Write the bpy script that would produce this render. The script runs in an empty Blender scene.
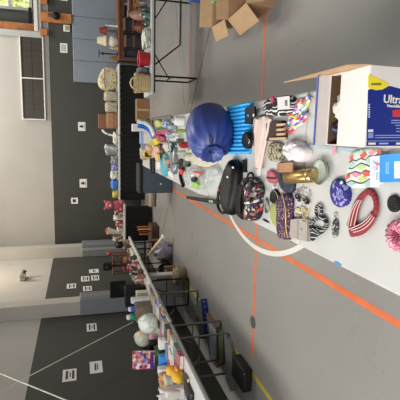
import bpy, bmesh, math, random
from mathutils import Vector, Matrix, noise
random.seed(7)
S = bpy.context.scene
C = S.collection
PI = math.pi

# ------------------------------------------------------------------ camera, world, lights, exposure
CAMZ = 1.8
FPX = 420.0                                   # focal length in pixels of the 400 px frame
ROT = Matrix(((0.02183204, 0.98824181, 0.1513324),
              (-0.27468501, 0.15147239, -0.94952844),
              (-0.96128638, -0.0208386, 0.27476216)))      # the photograph is turned on its side
cd = bpy.data.cameras.new('camera'); cam = bpy.data.objects.new('camera', cd); C.objects.link(cam)
cam.matrix_world = Matrix.Translation((0, 0, CAMZ)) @ ROT.to_4x4()
cd.sensor_width = 36; cd.lens = 36 * FPX / 400; cd.clip_start = .02
S.camera = cam

world = bpy.data.worlds.new('world'); S.world = world; world.use_nodes = True
bg = world.node_tree.nodes['Background']
bg.inputs[0].default_value = (.92, .96, 1.0, 1); bg.inputs[1].default_value = .13

def area(name, loc, sx, sy, power, col=(1, .96, .9), rot=(0, 0, 0)):
    l = bpy.data.lights.new(name, 'AREA'); l.shape = 'RECTANGLE'; l.size = sx; l.size_y = sy
    l.energy = power; l.color = col
    o = bpy.data.objects.new(name, l); C.objects.link(o); o.location = loc; o.rotation_euler = rot
    return o
area('clerestory_light', (-3.22, .4, 4.1), 1.6, 8.0, 500, (1, .985, .96), (0, math.radians(-48), 0))   # high side windows above the frame
for lx, ly, pw in ((.4, 11.2, 150), (3.8, 11.2, 185)):
    area('ceiling_and_fill_light', (lx, ly, 6.4), 2.2, .7, pw, (1, .96, .9), (math.radians(28), 0, 0))
area('ceiling_and_fill_light', (1.0, 8.0, 6.2), .9, 1.6, 150)
area('ceiling_and_fill_light', (-1.9, -3.0, 4.4), 1.4, 1.4, 190, (1, .97, .93), (math.radians(50), 0, 0))  # unseen fill lamp added behind the camera to brighten front faces
area('gallery_fill_light', (4.2, 13.5, 4.6), 1.0, .5, 12)  # added fill lamp, lifts the otherwise black gallery interior
area('ceiling_and_fill_light', (-2.3, 10.2, 5.0), .5, .5, 75, (1, .86, .68))

vs = S.view_settings
vs.view_transform = 'Standard'; vs.look = 'None'; vs.gamma = 1; vs.use_curve_mapping = False
vs.exposure = 0.0

# ------------------------------------------------------------------ photo pixel -> point in the room
def ray(x, y): return ROT @ Vector(((x - 200) / FPX, (200 - y) / FPX, -1.0))
def at(x, y, z=0.0):
    d = ray(x, y); t = (z - CAMZ) / d.z
    return Vector((d.x * t, d.y * t, z))
def atY(x, y, Y):
    d = ray(x, y); t = Y / d.y
    return Vector((d.x * t, Y, CAMZ + d.z * t))
def atX(x, y, X):
    d = ray(x, y); t = X / d.x
    return Vector((X, d.y * t, CAMZ + d.z * t))
T = .74                                        # table height

# ------------------------------------------------------------------ materials
def lin(c):
    c = c / 255
    return c / 12.92 if c <= .04045 else ((c + .055) / 1.055) ** 2.4
def rgb(c): return (lin(c[0]), lin(c[1]), lin(c[2]), 1)
MC = {}
def mat(c, rough=.6, metal=0, var=.12, scale=12, bump=0, trans=0, alpha=1, emit=0, spec=.5, coat=0):
    key = (c, rough, metal, var, scale, bump, trans, alpha, emit, spec, coat)
    if key in MC: return MC[key]
    m = bpy.data.materials.new('surface_%d' % len(MC)); m.use_nodes = True
    nt = m.node_tree; N = nt.nodes; L = nt.links
    b = N['Principled BSDF']
    b.inputs['Roughness'].default_value = rough; b.inputs['Metallic'].default_value = metal
    b.inputs['Specular IOR Level'].default_value = spec
    b.inputs['Coat Weight'].default_value = coat
    col = rgb(c)
    tc = N.new('ShaderNodeTexCoord')
    if var or bump:
        n = N.new('ShaderNodeTexNoise'); n.inputs['Scale'].default_value = scale; n.inputs['Detail'].default_value = 4
        L.new(tc.outputs['Object'], n.inputs['Vector'])
    if var:
        r = N.new('ShaderNodeValToRGB')
        r.color_ramp.elements[0].position = .3; r.color_ramp.elements[1].position = .7
        r.color_ramp.elements[0].color = tuple(v * (1 - var) for v in col[:3]) + (1,)
        r.color_ramp.elements[1].color = tuple(min(1, v * (1 + var)) for v in col[:3]) + (1,)
        L.new(n.outputs['Fac'], r.inputs['Fac']); L.new(r.outputs['Color'], b.inputs['Base Color'])
    else:
        b.inputs['Base Color'].default_value = col
    if bump:
        bp = N.new('ShaderNodeBump'); bp.inputs['Strength'].default_value = bump; bp.inputs['Distance'].default_value = .01
        L.new(n.outputs['Fac'], bp.inputs['Height']); L.new(bp.outputs['Normal'], b.inputs['Normal'])
    b.inputs['Transmission Weight'].default_value = trans
    b.inputs['Alpha'].default_value = alpha
    if emit:
        b.inputs['Emission Color'].default_value = col; b.inputs['Emission Strength'].default_value = emit
    MC[key] = m
    return m

def pat(kind, cols, scale=20, rough=.7, ang=0, bump=0):
    """pattern printed or woven on a surface: cells, bands, blotches"""
    key = (kind, tuple(cols), scale, rough, ang)
    if key in MC: return MC[key]
    m = bpy.data.materials.new('pattern_%d' % len(MC)); m.use_nodes = True
    nt = m.node_tree; N = nt.nodes; L = nt.links; b = N['Principled BSDF']
    b.inputs['Roughness'].default_value = rough
    tc = N.new('ShaderNodeTexCoord'); mp = N.new('ShaderNodeMapping')
    mp.inputs['Rotation'].default_value = (0, 0, ang)
    L.new(tc.outputs['Object'], mp.inputs['Vector'])
    r = N.new('ShaderNodeValToRGB'); r.color_ramp.interpolation = 'CONSTANT'
    el = r.color_ramp.elements
    while len(el) < len(cols): el.new(.5)
    for i, c in enumerate(cols):
        el[i].position = i / len(cols)
        el[i].color = rgb(c)
    if kind == 'cells':
        t = N.new('ShaderNodeTexVoronoi'); t.inputs['Scale'].default_value = scale
        L.new(mp.outputs[0], t.inputs['Vector'])
        sp = N.new('ShaderNodeSeparateColor'); L.new(t.outputs['Color'], sp.inputs[0]); L.new(sp.outputs[0], r.inputs['Fac'])
    elif kind == 'bands':
        t = N.new('ShaderNodeTexWave'); t.inputs['Scale'].default_value = scale; t.wave_profile = 'SAW'
        t.inputs['Distortion'].default_value = .3
        L.new(mp.outputs[0], t.inputs['Vector']); L.new(t.outputs['Fac'], r.inputs['Fac'])
    elif kind == 'zebra':
        t = N.new('ShaderNodeTexWave'); t.inputs['Scale'].default_value = scale; t.inputs['Distortion'].default_value = 9
        t.inputs['Detail'].default_value = 2
        L.new(mp.outputs[0], t.inputs['Vector']); L.new(t.outputs['Fac'], r.inputs['Fac'])
    else:
        t = N.new('ShaderNodeTexNoise'); t.inputs['Scale'].default_value = scale; t.inputs['Detail'].default_value = 3
        L.new(mp.outputs[0], t.inputs['Vector'])
        mr = N.new('ShaderNodeMapRange'); mr.inputs[1].default_value = .3; mr.inputs[2].default_value = .7
        L.new(t.outputs['Fac'], mr.inputs[0]); L.new(mr.outputs[0], r.inputs['Fac'])
    L.new(r.outputs['Color'], b.inputs['Base Color'])
    MC[key] = m
    return m

WHITE = mat((193, 193, 189), .45, var=.03, scale=5)
PAPER = mat((226, 224, 220), .7, var=.02)
BLACK = mat((11, 12, 13), .55, var=.2, spec=.3)
BLACKM = mat((20, 20, 21), .35, .3, var=0)
INK = mat((45, 45, 48), .7, var=0)
STEEL = mat((150, 150, 146), .38, .8, var=.05)
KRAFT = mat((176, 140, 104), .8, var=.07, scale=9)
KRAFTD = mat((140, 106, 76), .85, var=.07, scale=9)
WOOD = mat((172, 110, 60), .55, var=.3, scale=5)
WOODD = mat((92, 54, 32), .55, var=.3, scale=8)
GLASS = mat((225, 232, 228), .04, trans=.95, var=0)
PLASTIC = mat((222, 228, 224), .12, var=.05, alpha=.45, scale=30, bump=.6)

# ------------------------------------------------------------------ geometry: (verts, faces)
def join(*gs):
    V, F = [], []
    for v, f in gs:
        k = len(V); V += v; F += [tuple(i + k for i in q) for q in f]
    return V, F
def xf(g, M): return [M @ Vector(v) for v in g[0]], g[1]
def mv(g, loc, rz=0, rx=0, ry=0):
    M = Matrix.Translation(loc) @ Matrix.Rotation(rz, 4, 'Z') @ Matrix.Rotation(ry, 4, 'Y') @ Matrix.Rotation(rx, 4, 'X')
    return xf(g, M)
def box(x0, x1, y0, y1, z0, z1, bev=0, seg=1):
    if not bev:
        v = [Vector(p) for p in ((x0,y0,z0),(x1,y0,z0),(x1,y1,z0),(x0,y1,z0),(x0,y0,z1),(x1,y0,z1),(x1,y1,z1),(x0,y1,z1))]
        return v, [(0,3,2,1),(4,5,6,7),(0,1,5,4),(1,2,6,5),(2,3,7,6),(3,0,4,7)]
    bm = bmesh.new(); bmesh.ops.create_cube(bm, size=1)
    for w in bm.verts:
        w.co = Vector(((x0+x1)/2 + w.co.x*(x1-x0), (y0+y1)/2 + w.co.y*(y1-y0), (z0+z1)/2 + w.co.z*(z1-z0)))
    bmesh.ops.bevel(bm, geom=bm.edges[:], offset=bev, segments=seg, affect='EDGES', profile=.5)
    bm.verts.index_update()
    g = [w.co.copy() for w in bm.verts], [tuple(w.index for w in f.verts) for f in bm.faces]
    bm.free(); return g
def bxc(c, sx, sy, sz, bev=0, rz=0, seg=1):      # box standing on point c
    return mv(box(-sx/2, sx/2, -sy/2, sy/2, 0, sz, bev, seg), c, rz)
def lathe(prof, n=16, wob=0):
    V, F = [], []
    for r, z in prof:
        for i in range(n):
            a = 2*PI*i/n; q = r * (1 + wob*math.sin(i*n*.5))
            V.append(Vector((q*math.cos(a), q*math.sin(a), z)))
    for k in range(len(prof)-1):
        for i in range(n):
            j = (i+1) % n
            F.append((k*n+i, k*n+j, (k+1)*n+j, (k+1)*n+i))
    F.append(tuple(range(n-1, -1, -1))); F.append(tuple((len(prof)-1)*n + i for i in range(n)))
    return V, F
def along(g, a, b):
    """turn a z-axis solid so that z runs from a towards b, base at a"""
    d = (Vector(b) - Vector(a)).normalized()
    return xf(g, Matrix.Translation(a) @ d.to_track_quat('Z', 'Y').to_matrix().to_4x4())
def tube(pts, r, n=8, flat=1.0, closed=False):
    """round or flattened tube along points; r number or list; flat squeezes it in height"""
    pts = [Vector(p) for p in pts]; m = len(pts)
    rs = r if isinstance(r, (list, tuple)) else [r]*m
    V, F = [], []
    for k, p in enumerate(pts):
        a = pts[(k-1) % m] if (closed or k > 0) else p
        b = pts[(k+1) % m] if (closed or k < m-1) else p
        d = (b - a).normalized()
        up = Vector((0, 0, 1)) if abs(d.z) < .95 else Vector((0, 1, 0))
        s = d.cross(up).normalized(); u = s.cross(d)
        for i in range(n):
            t = 2*PI*i/n
            V.append(p + s*math.cos(t)*rs[k] + u*math.sin(t)*rs[k]*flat)
    for k in range(m if closed else m-1):
        q = (k+1) % m
        for i in range(n):
            j = (i+1) % n
            F.append((k*n+i, k*n+j, q*n+j, q*n+i))
    if not closed:
        F.append(tuple(range(n-1, -1, -1))); F.append(tuple((m-1)*n+i for i in range(n)))
    return V, F
def smooth_path(pts, closed=False, it=2):
    pts = [Vector(p) for p in pts]
    for _ in range(it):
        out = []; m = len(pts)
        for i in range(m if closed else m-1):
            a, b = pts[i], pts[(i+1) % m]
            out += [a*.75 + b*.25, a*.25 + b*.75]
        if not closed: out = [pts[0]] + out + [pts[-1]]
        pts = out
    return pts
def dome(outline, z0, h, it=2, rough=.0, sc=14, seed=0, flat=.5):
    """soft low thing with the given outline (world xy), lying at z0"""
    pts = smooth_path([Vector((p[0], p[1], 0)) for p in outline], True, it); n = len(pts)
    c = sum(pts, Vector()) / n
    V, F = [], []
    rings = [(1, 0), (1.01, .35), (.96, .72), (.82, .93), (flat, 1), (flat*.5, 1)]
    for s, k in rings:
        for p in pts:
            q = c + (p - c)*s
            hh = h*k
            if rough and k > 0:
                hh += h*rough*noise.noise(Vector((q.x*sc, q.y*sc, seed)))*min(1, k)
            V.append(Vector((q.x, q.y, z0 + max(hh, 0))))
    for k in range(len(rings)-1):
        for i in range(n):
            j = (i+1) % n
            F.append((k*n+i, k*n+j, (k+1)*n+j, (k+1)*n+i))
    V.append(Vector((c.x, c.y, z0+h))); e = len(V)-1; k = (len(rings)-1)*n
    for i in range(n): F.append((k+i, k+(i+1) % n, e))
    F.append(tuple(range(n-1, -1, -1)))
    # keep winding outwards
    area2 = sum(pts[i].x*pts[(i+1) % n].y - pts[(i+1) % n].x*pts[i].y for i in range(n))
    if area2 < 0: F = [tuple(reversed(f)) for f in F]
    return V, F
def prism(outline, z0, z1):
    n = len(outline)
    V = [Vector((p[0], p[1], z0)) for p in outline] + [Vector((p[0], p[1], z1)) for p in outline]
    F = [tuple(range(n-1, -1, -1)), tuple(range(n, 2*n))] + [(i, (i+1) % n, n+(i+1) % n, n+i) for i in range(n)]
    a2 = sum(outline[i][0]*outline[(i+1) % n][1] - outline[(i+1) % n][0]*outline[i][1] for i in range(n))
    if a2 < 0: F = [tuple(reversed(f)) for f in F]
    return V, F
def blob(c, rx, ry, rz, e=.75, rough=.08, sc=6, seed=0, nu=20, nv=12, zmin=None):
    V, F = [], []
    def pw(v): return math.copysign(abs(v)**e, v)
    for j in range(nv+1):
        ph = -PI/2 + PI*j/nv
        for i in range(nu):
            t = 2*PI*i/nu
            d = Vector((pw(math.cos(ph))*pw(math.cos(t)), pw(math.cos(ph))*pw(math.sin(t)), pw(math.sin(ph))))
            p = Vector((d.x*rx, d.y*ry, d.z*rz))
            k = 1 + rough*2*noise.noise(Vector((d.x*sc*.5+seed, d.y*sc*.5, d.z*sc*.5)))
            p = Vector(c) + p*k
            if zmin is not None and p.z < zmin: p.z = zmin
            V.append(p)
    for j in range(nv):
        for i in range(nu):
            q = (i+1) % nu
            F.append((j*nu+i, j*nu+q, (j+1)*nu+q, (j+1)*nu+i))
    return V, F
def sheet(c00, c10, c11, c01, nx, ny, zf, thick=.004):
    """closed slab over four world corners with a height function of (u, v)"""
    V, F = [], []
    for lay in (0, 1):
        for j in range(ny+1):
            for i in range(nx+1):
                u, v = i/nx, j/ny
                p = (Vector(c00)*(1-u) + Vector(c10)*u)*(1-v) + (Vector(c01)*(1-u) + Vector(c11)*u)*v
                p = p.copy(); p.z += (zf(u, v) + thick) if lay else 0
                V.append(p)
    n = (nx+1)*(ny+1)
    def id(i, j, l): return l*n + j*(nx+1) + i
    for j in range(ny):
        for i in range(nx):
            F.append((id(i,j,1), id(i+1,j,1), id(i+1,j+1,1), id(i,j+1,1)))
            F.append((id(i,j,0), id(i,j+1,0), id(i+1,j+1,0), id(i+1,j,0)))
    for i in range(nx):
        F.append((id(i,0,0), id(i+1,0,0), id(i+1,0,1), id(i,0,1))); F.append((id(i+1,ny,0), id(i,ny,0), id(i,ny,1), id(i+1,ny,1)))
    for j in range(ny):
        F.append((id(0,j+1,0), id(0,j,0), id(0,j,1), id(0,j+1,1))); F.append((id(nx,j,0), id(nx,j+1,0), id(nx,j+1,1), id(nx,j,1)))
    return V, F
def torus(c, R, r, n=24, m=8, ruffle=0, k=9):
    pts = []
    for i in range(n):
        a = 2*PI*i/n
        pts.append(Vector(c) + Vector((R*math.cos(a), R*math.sin(a), 0)))
    rs = [r*(1 + ruffle*math.sin(k*2*PI*i/n)) for i in range(n)]
    return tube(pts, rs, m, 1, True)

# ------------------------------------------------------------------ objects
def obj(name, g, m, parent=None, sm=False, label=None):
    V, F = g
    if parent is not None: o0 = parent['_w'] if '_w' in parent else (0, 0, 0)
    else:
        xs = [v[0] for v in V]; ys = [v[1] for v in V]; zs = [v[2] for v in V]
        o0 = ((min(xs)+max(xs))/2, (min(ys)+max(ys))/2, min(zs))
    o0 = Vector(o0)
    me = bpy.data.meshes.new(name)
    me.from_pydata([tuple(Vector(v) - o0) for v in V], [], F)
    me.validate(); me.update()
    bm = bmesh.new(); bm.from_mesh(me); bmesh.ops.recalc_face_normals(bm, faces=bm.faces[:]); bm.to_mesh(me); bm.free()
    me.materials.append(m)
    if sm:
        me.polygons.foreach_set('use_smooth', [True]*len(me.polygons))
        try: me.set_sharp_from_angle(angle=math.radians(50))
        except Exception: pass
    o = bpy.data.objects.new(name, me); C.objects.link(o)
    if parent is not None: o.parent = parent
    else: o.location = o0
    o['_w'] = tuple(o0)
    if label: o['label'] = label
    return o
def tag(o, label, cat, group=None):
    o['label'] = label; o['category'] = cat
    if group: o['group'] = group
    return o
def one(name, g, m, label, cat, group=None, sm=True):
    return tag(obj(name, g, m, None, sm), label, cat, group)
def thing(name, label, cat, loc, group=None):
    o = bpy.data.objects.new(name, None); C.objects.link(o); o.location = loc; o['_w'] = tuple(loc)
    o.empty_display_size = .05
    return tag(o, label, cat, group)
def struct(name, g, m, parent=None, sm=False):
    o = obj(name, g, m, parent, sm)
    if parent is None: o['kind'] = 'structure'
    return o
def dup(root, loc, rz=0, label=None, group=None):
    r = root.copy(); C.objects.link(r); r.location = loc; r.rotation_euler = (0, 0, rz)
    if label: r['label'] = label
    if group: r['group'] = group
    for ch in list(root.children):
        c = ch.copy(); C.objects.link(c); c.parent = r
        for g in ch.children:
            d = g.copy(); C.objects.link(d); d.parent = c
    return r
def text(name, s, size, M, m, parent, extr=.0006):
    cu = bpy.data.curves.new(name, 'FONT'); cu.body = s; cu.size = size; cu.extrude = extr
    cu.resolution_u = 2; cu.offset = size*.018
    t = bpy.data.objects.new(name, cu); C.objects.link(t)
    dg = bpy.context.evaluated_depsgraph_get()
    me = bpy.data.meshes.new_from_object(t.evaluated_get(dg))
    V = [M @ v.co for v in me.vertices]; F = [tuple(p.vertices) for p in me.polygons]
    bpy.data.objects.remove(t); bpy.data.curves.remove(cu); bpy.data.meshes.remove(me)
    return obj(name, (V, F), m, parent)

# ================================================================== the hall
WB = 12.7          # back wall
WL = -3.38         # left wall
ZB = 2.53          # where dark paint meets light paint
# floor
fm = bpy.data.materials.new('polished_floor'); fm.use_nodes = True
nt = fm.node_tree; N = nt.nodes; L = nt.links; b = N['Principled BSDF']
tc = N.new('ShaderNodeTexCoord')
n1 = N.new('ShaderNodeTexNoise'); n1.inputs['Scale'].default_value = .8; n1.inputs['Detail'].default_value = 6
n2 = N.new('ShaderNodeTexNoise'); n2.inputs['Scale'].default_value = 60; n2.inputs['Detail'].default_value = 2
L.new(tc.outputs['Object'], n1.inputs['Vector']); L.new(tc.outputs['Object'], n2.inputs['Vector'])
r = N.new('ShaderNodeValToRGB'); r.color_ramp.elements[0].position = .3; r.color_ramp.elements[1].position = .7
r.color_ramp.elements[0].color = rgb((138, 136, 131)); r.color_ramp.elements[1].color = rgb((147, 145, 140))
L.new(n1.outputs['Fac'], r.inputs['Fac']); L.new(r.outputs['Color'], b.inputs['Base Color'])
mr = N.new('ShaderNodeMapRange'); mr.inputs[3].default_value = .22; mr.inputs[4].default_value = .36
L.new(n1.outputs['Fac'], mr.inputs[0]); L.new(mr.outputs[0], b.inputs['Roughness'])
bp = N.new('ShaderNodeBump'); bp.inputs['Strength'].default_value = .05; bp.inputs['Distance'].default_value = .004
L.new(n2.outputs['Fac'], bp.inputs['Height']); L.new(bp.outputs['Normal'], b.inputs['Normal'])
floor = struct('floor', box(WL-.2, 9, -4, WB+.2, -.1, 0), fm)
ORANGE = mat((214, 112, 70), .35, var=.12, scale=6)
YELLOW = mat((205, 186, 70), .4, var=.12, scale=6)
LINEW = mat((226, 224, 214), .4, var=.04)
def fline(a, b2, w, m, z=.0015):
    a, b2 = Vector((a[0], a[1], 0)), Vector((b2[0], b2[1], 0)); d = (b2-a).normalized(); s = Vector((-d.y, d.x, 0))*w/2
    return obj('court_line', prism([a-s, b2-s, b2+s, a+s], .0002, z), m, floor)
fline((-1.078, -3), (-1.078, 8.4), .05, ORANGE, .0012)
fline((1.5, 4.045), (-2.42, 4.01), .05, ORANGE, .0016)
fline((2.8, 6.96), (-.9, 6.96), .045, mat((168, 122, 100), .4, var=.1), .0012)
fline((-2.60, -3), (-2.60, 7.6), .055, YELLOW, .0012)
fline((1.9, 5.53), (-2.2, 9.26), .022, mat((96, 66, 62), .5, var=.1), .0018)
V, F = [], []
for i in range(73):
    a = math.radians(98 + 160*i/72)
    for rr in (1.785, 1.835): V.append(Vector((.64 + rr*math.cos(a), 4.03 + rr*math.sin(a), .0022)))
F = [(2*i, 2*i+1, 2*i+3, 2*i+2) for i in range(72)]
obj('court_circle', (V, F), LINEW, floor)
p = at(253, 322, 0)
obj('floor_plate', mv(lathe([(.07, 0), (.07, .003), (.06, .004)], 20), (p.x, p.y, .0005)), mat((98, 96, 92), .4, .4, var=.1), floor, True)

# walls
LIGHT = mat((172, 168, 161), .8, var=.03, scale=2)
DARK = mat((62, 62, 57), .75, var=.05, scale=3)
LIGHTL = LIGHT
wb = struct('wall_back', box(WL-.2, 9, WB, WB+.2, 0, ZB), DARK)
wx0, wz0 = 2.66, 2.86                              # opening of the gallery window
struct('upper_wall', join(box(WL-.2, wx0, WB, WB+.2, ZB, 7), box(wx0, 9, WB, WB+.2, ZB, wz0), box(wx0, 9, WB, WB+.2, 4.6, 7), box(5.6, 9, WB, WB+.2, wz0, 4.6)), LIGHT, wb)
wl = struct('wall_left', box(WL-.2, WL, -4, WB, 0, ZB), DARK)
struct('upper_wall', box(WL-.2, WL, -4, WB, ZB, 7), LIGHTL, wl)
COLM = mat((176, 172, 163), .75, var=.03, scale=3)
PADM = mat((118, 122, 126), .55, var=.04, scale=4)
PADL = mat((150, 150, 146), .55, var=.04, scale=4)
# columns with padding
cz = 1.78
c1 = struct('trim_1', box(WL, -3.09, 11.7, 12.05, 0, 7), COLM)
for k, (a, b2, m) in enumerate(((WL+.0, -3.22, PADM), (-3.215, -3.115, PADL), (-3.11, -3.01, PADM))):
    obj('column_pad', box(a, b2, 11.62, 11.695, .05, cz, .015), m, c1)
obj('column_pad', box(-3.085, -3.01, 11.7, 12.05, .05, cz, .015), PADM, c1)
c2 = struct('trim_2', box(WL, -3.12, 7.8, 8.07, 0, 7), COLM)
obj('column_pad', box(WL+.005, -3.05, 7.73, 7.795, .05, 1.84, .015), PADM, c2)
obj('column_pad', box(-3.115, -3.05, 7.8, 8.1, .05, 1.84, .015), PADM, c2)
# wall mats
MATM = mat((126, 136, 146), .5, var=.04, scale=3)
e = atY(73.5, 82, WB).x
for i in range(4):
    one('wall_mat', box(e + i*.585 + .003, e + (i+1)*.585 - .003, WB-.06, WB-.002, .1, 1.90, .012), MATM,
        ['leftmost blue-grey wall mat behind the floral cushion on the far table', 'second blue-grey wall mat from the left, behind the lampshades', 'third blue-grey wall mat from the left, below the timber post',
         'fourth blue-grey wall mat from the left, at the right edge'][min(i, 3)] if i < 4 else 'blue-grey wall mat beyond the right edge of the picture', 'wall mat', 'padded mats along the back wall', False)
# gallery window
FR = mat((168, 168, 164), .6, var=.03)
w1 = struct('window_1', box(wx0-.14, wx0+.02, WB-.07, WB+.2, wz0-.16, 4.7, .01), FR)
obj('window_frame', box(wx0+.02, 5.7, WB-.07, WB+.2, wz0-.16, wz0+.02, .01), FR, w1)
obj('window_frame', box(wx0+.021, 5.6, WB-.09, WB-.071, wz0-.07, wz0+.02, .004), mat((205, 204, 198), .6, var=.02), w1)
GAL = mat((118, 122, 116), .8, var=.04)
obj('gallery_wall', join(box(wx0-.6, 6, 14.3, 14.4, 2.3, 5), box(wx0-.7, wx0-.6, WB+.2, 14.3, 2.3, 5), box(wx0-.6, 6, WB+.2, 14.3, 2.2, 2.3)), GAL, w1)
q0, q1 = atY(10, 9, 14.28), atY(30, 0, 14.28)
obj('gallery_window_frame', join(box(q0.x-.02, q0.x+.06, 14.2, 14.29, q1.z-.06, q0.z+.9), box(q0.x+.06, q0.x+1.6, 14.2, 14.29, q1.z-.06, q1.z+.02), box(q0.x+.06, q0.x+1.6, 14.2, 14.29, q0.z-.05, q0.z+.03)), mat((214, 214, 208), .6, var=0), w1)
dm = pat('blotch', [(120, 140, 70), (190, 200, 120), (225, 225, 180), (150, 170, 90)], 6)
nn = dm.node_tree; pb = nn.nodes['Principled BSDF']; rr = [x for x in nn.nodes if x.type == 'VALTORGB'][0]
nn.links.new(rr.outputs['Color'], pb.inputs['Emission Color']); pb.inputs['Emission Strength'].default_value = 1.0
obj('gallery_pane', box(q0.x+.06, q0.x+1.6, 14.25, 14.27, q1.z+.02, q0.z+.9), dm, w1)
a, b2 = atY(5, 29.5, 13.2), atY(31, 24.5, 13.2)
obj('timber_post', box(a.x, b2.x, 13.1, 13.25, 2.3, 4.6), WOOD, w1)
a = atY(30, 17, 13.6); obj('gallery_rail', box(a.x-.2, a.x+.25, 13.55, 13.65, a.z-.05, a.z+.03), BLACK, w1)
# timber blocks under the window
for i, (y0, y1, x1) in enumerate(((14, 21, 71.5), (-3, 3.5, 47), (29, 35, 47))):
    a, b2 = atY(40, y1, WB-.08), atY(x1, y0, WB-.08)
    t = struct('trim_%d' % (i+3), box(a.x, b2.x, WB-.085, WB-.001, b2.z, a.z, .008), WOOD)
a = atY(56, 16, WB-.1)
bell = thing('alarm_bell', 'black round bell fixed to the timber post above the wall mats', 'bell', a)
obj('gong', along(lathe([(.10, 0), (.10, .02), (.085, .05), (.03, .07)], 18), a, a + Vector((0, -1, 0))), BLACK, bell, True)
obj('housing', box(a.x-.04, a.x+.05, a.y-.05, a.y, a.z+.09, a.z+.22, .01), mat((96, 98, 98), .4, .4), bell)
# dark panelled window
a, b2 = atY(21, 118.5, WB), atY(44, 38, WB)
VX0, VX1, VZ0, VZ1 = a.x, b2.x, atY(43.5, 78, WB).z, atY(22, 78, WB).z
w2 = struct('window_2', box(VX0, VX1, WB-.02, WB-.001, VZ0, VZ1), mat((96, 90, 78), .6, var=.04))
PW = mat((218, 216, 208), .5, var=.02)
for (p0, p1, s0, s1) in ((VX0, VX1, VZ0-.03, VZ0), (VX0, VX1, VZ1, VZ1+.03), (VX0-.03, VX0, VZ0-.03, VZ1+.03), (VX1, VX1+.03, VZ0-.03, VZ1+.03), ((VX0+VX1)/2-.016, (VX0+VX1)/2+.016, VZ0, VZ1)):
    obj('window_frame', box(p0, p1, WB-.06, WB-.002, s0, s1, .004), PW, w2)
PANE = mat((60, 55, 47), .4, var=.1, scale=3)
g0 = None
for half in (0, 1):
    xa = VX0 + half*(VX1-VX0)/2 + .02; xb = xa + (VX1-VX0)/2 - .04
    for i in range(6):
        for j in range(2):
            px0 = xa + i*(xb-xa)/6; px1 = xa + (i+1)*(xb-xa)/6
            pz0 = VZ0 + j*(VZ1-VZ0)/2; pz1 = VZ0 + (j+1)*(VZ1-VZ0)/2
            if g0 is None: g0 = obj('pane', box(px0+.006, px1-.006, WB-.034, WB-.021, pz0+.006, pz1-.006), PANE, w2); gx = (px0, pz0)
            else:
                o = g0.copy(); C.objects.link(o); o.location = (px0-gx[0], 0, pz0-gx[1])

# paper notices
def notice(c0, c1, wall, label, kind):
    """c0, c1 two photo corners (top-right, bottom-left of the sheet)"""
    if wall == 'b':
        p, q = atY(c0[0], c0[1], WB-.004), atY(c1[0], c1[1], WB-.004)
        x0, x1 = sorted((p.x, q.x)); z0, z1 = sorted((p.z, q.z))
        t = thing('paper_notice', label, 'notice', (x0, WB-.004, z0), 'paper notices on the walls')
        sh = obj('sheet', box(x0, x1, WB-.005, WB-.001, z0, z1), PAPER, t)
        def bar(u0, u1, v0, v1): return box(x0+(x1-x0)*u0, x0+(x1-x0)*u1, WB-.0065, WB-.0055, z0+(z1-z0)*v0, z0+(z1-z0)*v1)
    else:
        p, q = atX(c0[0], c0[1], WL+.004), atX(c1[0], c1[1], WL+.004)
        y0, y1 = sorted((p.y, q.y)); z0, z1 = sorted((p.z, q.z))
        t = thing('paper_notice', label, 'notice', (WL+.004, y0, z0), 'paper notices on the walls')
        sh = obj('sheet', box(WL+.001, WL+.005, y0, y1, z0, z1), PAPER, t)
        def bar(u0, u1, v0, v1): return box(WL+.0055, WL+.0065, y0+(y1-y0)*u0, y0+(y1-y0)*u1, z0+(z1-z0)*v0, z0+(z1-z0)*v1)
    if kind == 'lines': rects = [(.12, .88, .80-.12*i, .84-.12*i) for i in range(6)]
    elif kind == 'icon': rects = [(.4, .62, .3, .8), (.3, .7, .42, .5), (.2, .8, .12, .18)]
    elif kind == 'wide': rects = [(.14, .86, .62, .78), (.3, .7, .42, .5), (.14, .86, .16, .32)]
    elif kind == 'word': rects = [(.2, .8, .5, .62), (.25, .75, .36, .44)]
    else: rects = [(.0, 1, .0, .1), (0, 1, .9, 1), (0, .1, .1, .9), (.9, 1, .1, .9), (.3, .7, .35, .7)]
    obj('print', join(*[bar(*r_) for r_ in rects]), INK, sh)
notice((60, 43), (67.5, 53), 'b', 'white notice of small print on dark wall left of blue-grey mats', 'lines')
notice((60.5, -4), (67.5, 1), 'b', 'white notice at the picture edge right of the timber post', 'lines')
notice((78, 122), (85.5, 131), 'b', 'white notice with dark pictogram above the brown leather bag', 'icon')
notice((79.5, 179), (87, 187.5), 'b', 'white notice with small pictogram, lower of two on bare dark wall', 'icon')
notice((70, 197), (79, 204.5), 'b', 'white notice with black border, higher of two on bare dark wall', 'border')
notice((89, 269.5), (99, 272.5), 'l', 'thin white paper strip on left wall above black camera', 'word')
notice((81, 276.5), (89.5, 281), 'l', 'small white notice on left wall, upper of a level pair', 'wide')
notice((91, 275.5), (99.5, 280), 'l', 'small white notice on left wall, lower of a level pair', 'wide')
notice((67, 284), (76, 288), 'l', 'small white notice highest on left wall beyond the column', 'wide')
notice((83, 286.5), (92, 290.5), 'l', 'small white notice on left wall next to padded column', 'wide')
notice((86.5, 324), (97, 330.5), 'l', 'white two-column notice on left wall just before padded column', 'wide')
notice((63, 370), (76.5, 380), 'l', 'large white notice with two blocks of print, higher near left edge', 'wide')
notice((89.5, 362), (103, 372), 'l', 'large white notice with one dark word above the comic', 'word')
sw = atY(67, 28.5, WB)
t = thing('thermostat', 'pale yellow thermostat in a white square cover beside the timber post', 'thermostat', (sw.x, WB-.01, sw.z-.09))
obj('cover', box(sw.x-.09, sw.x+.09, WB-.04, WB-.001, sw.z-.08, sw.z+.09, .012), mat((206, 206, 192), .4, var=.03), t)
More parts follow.
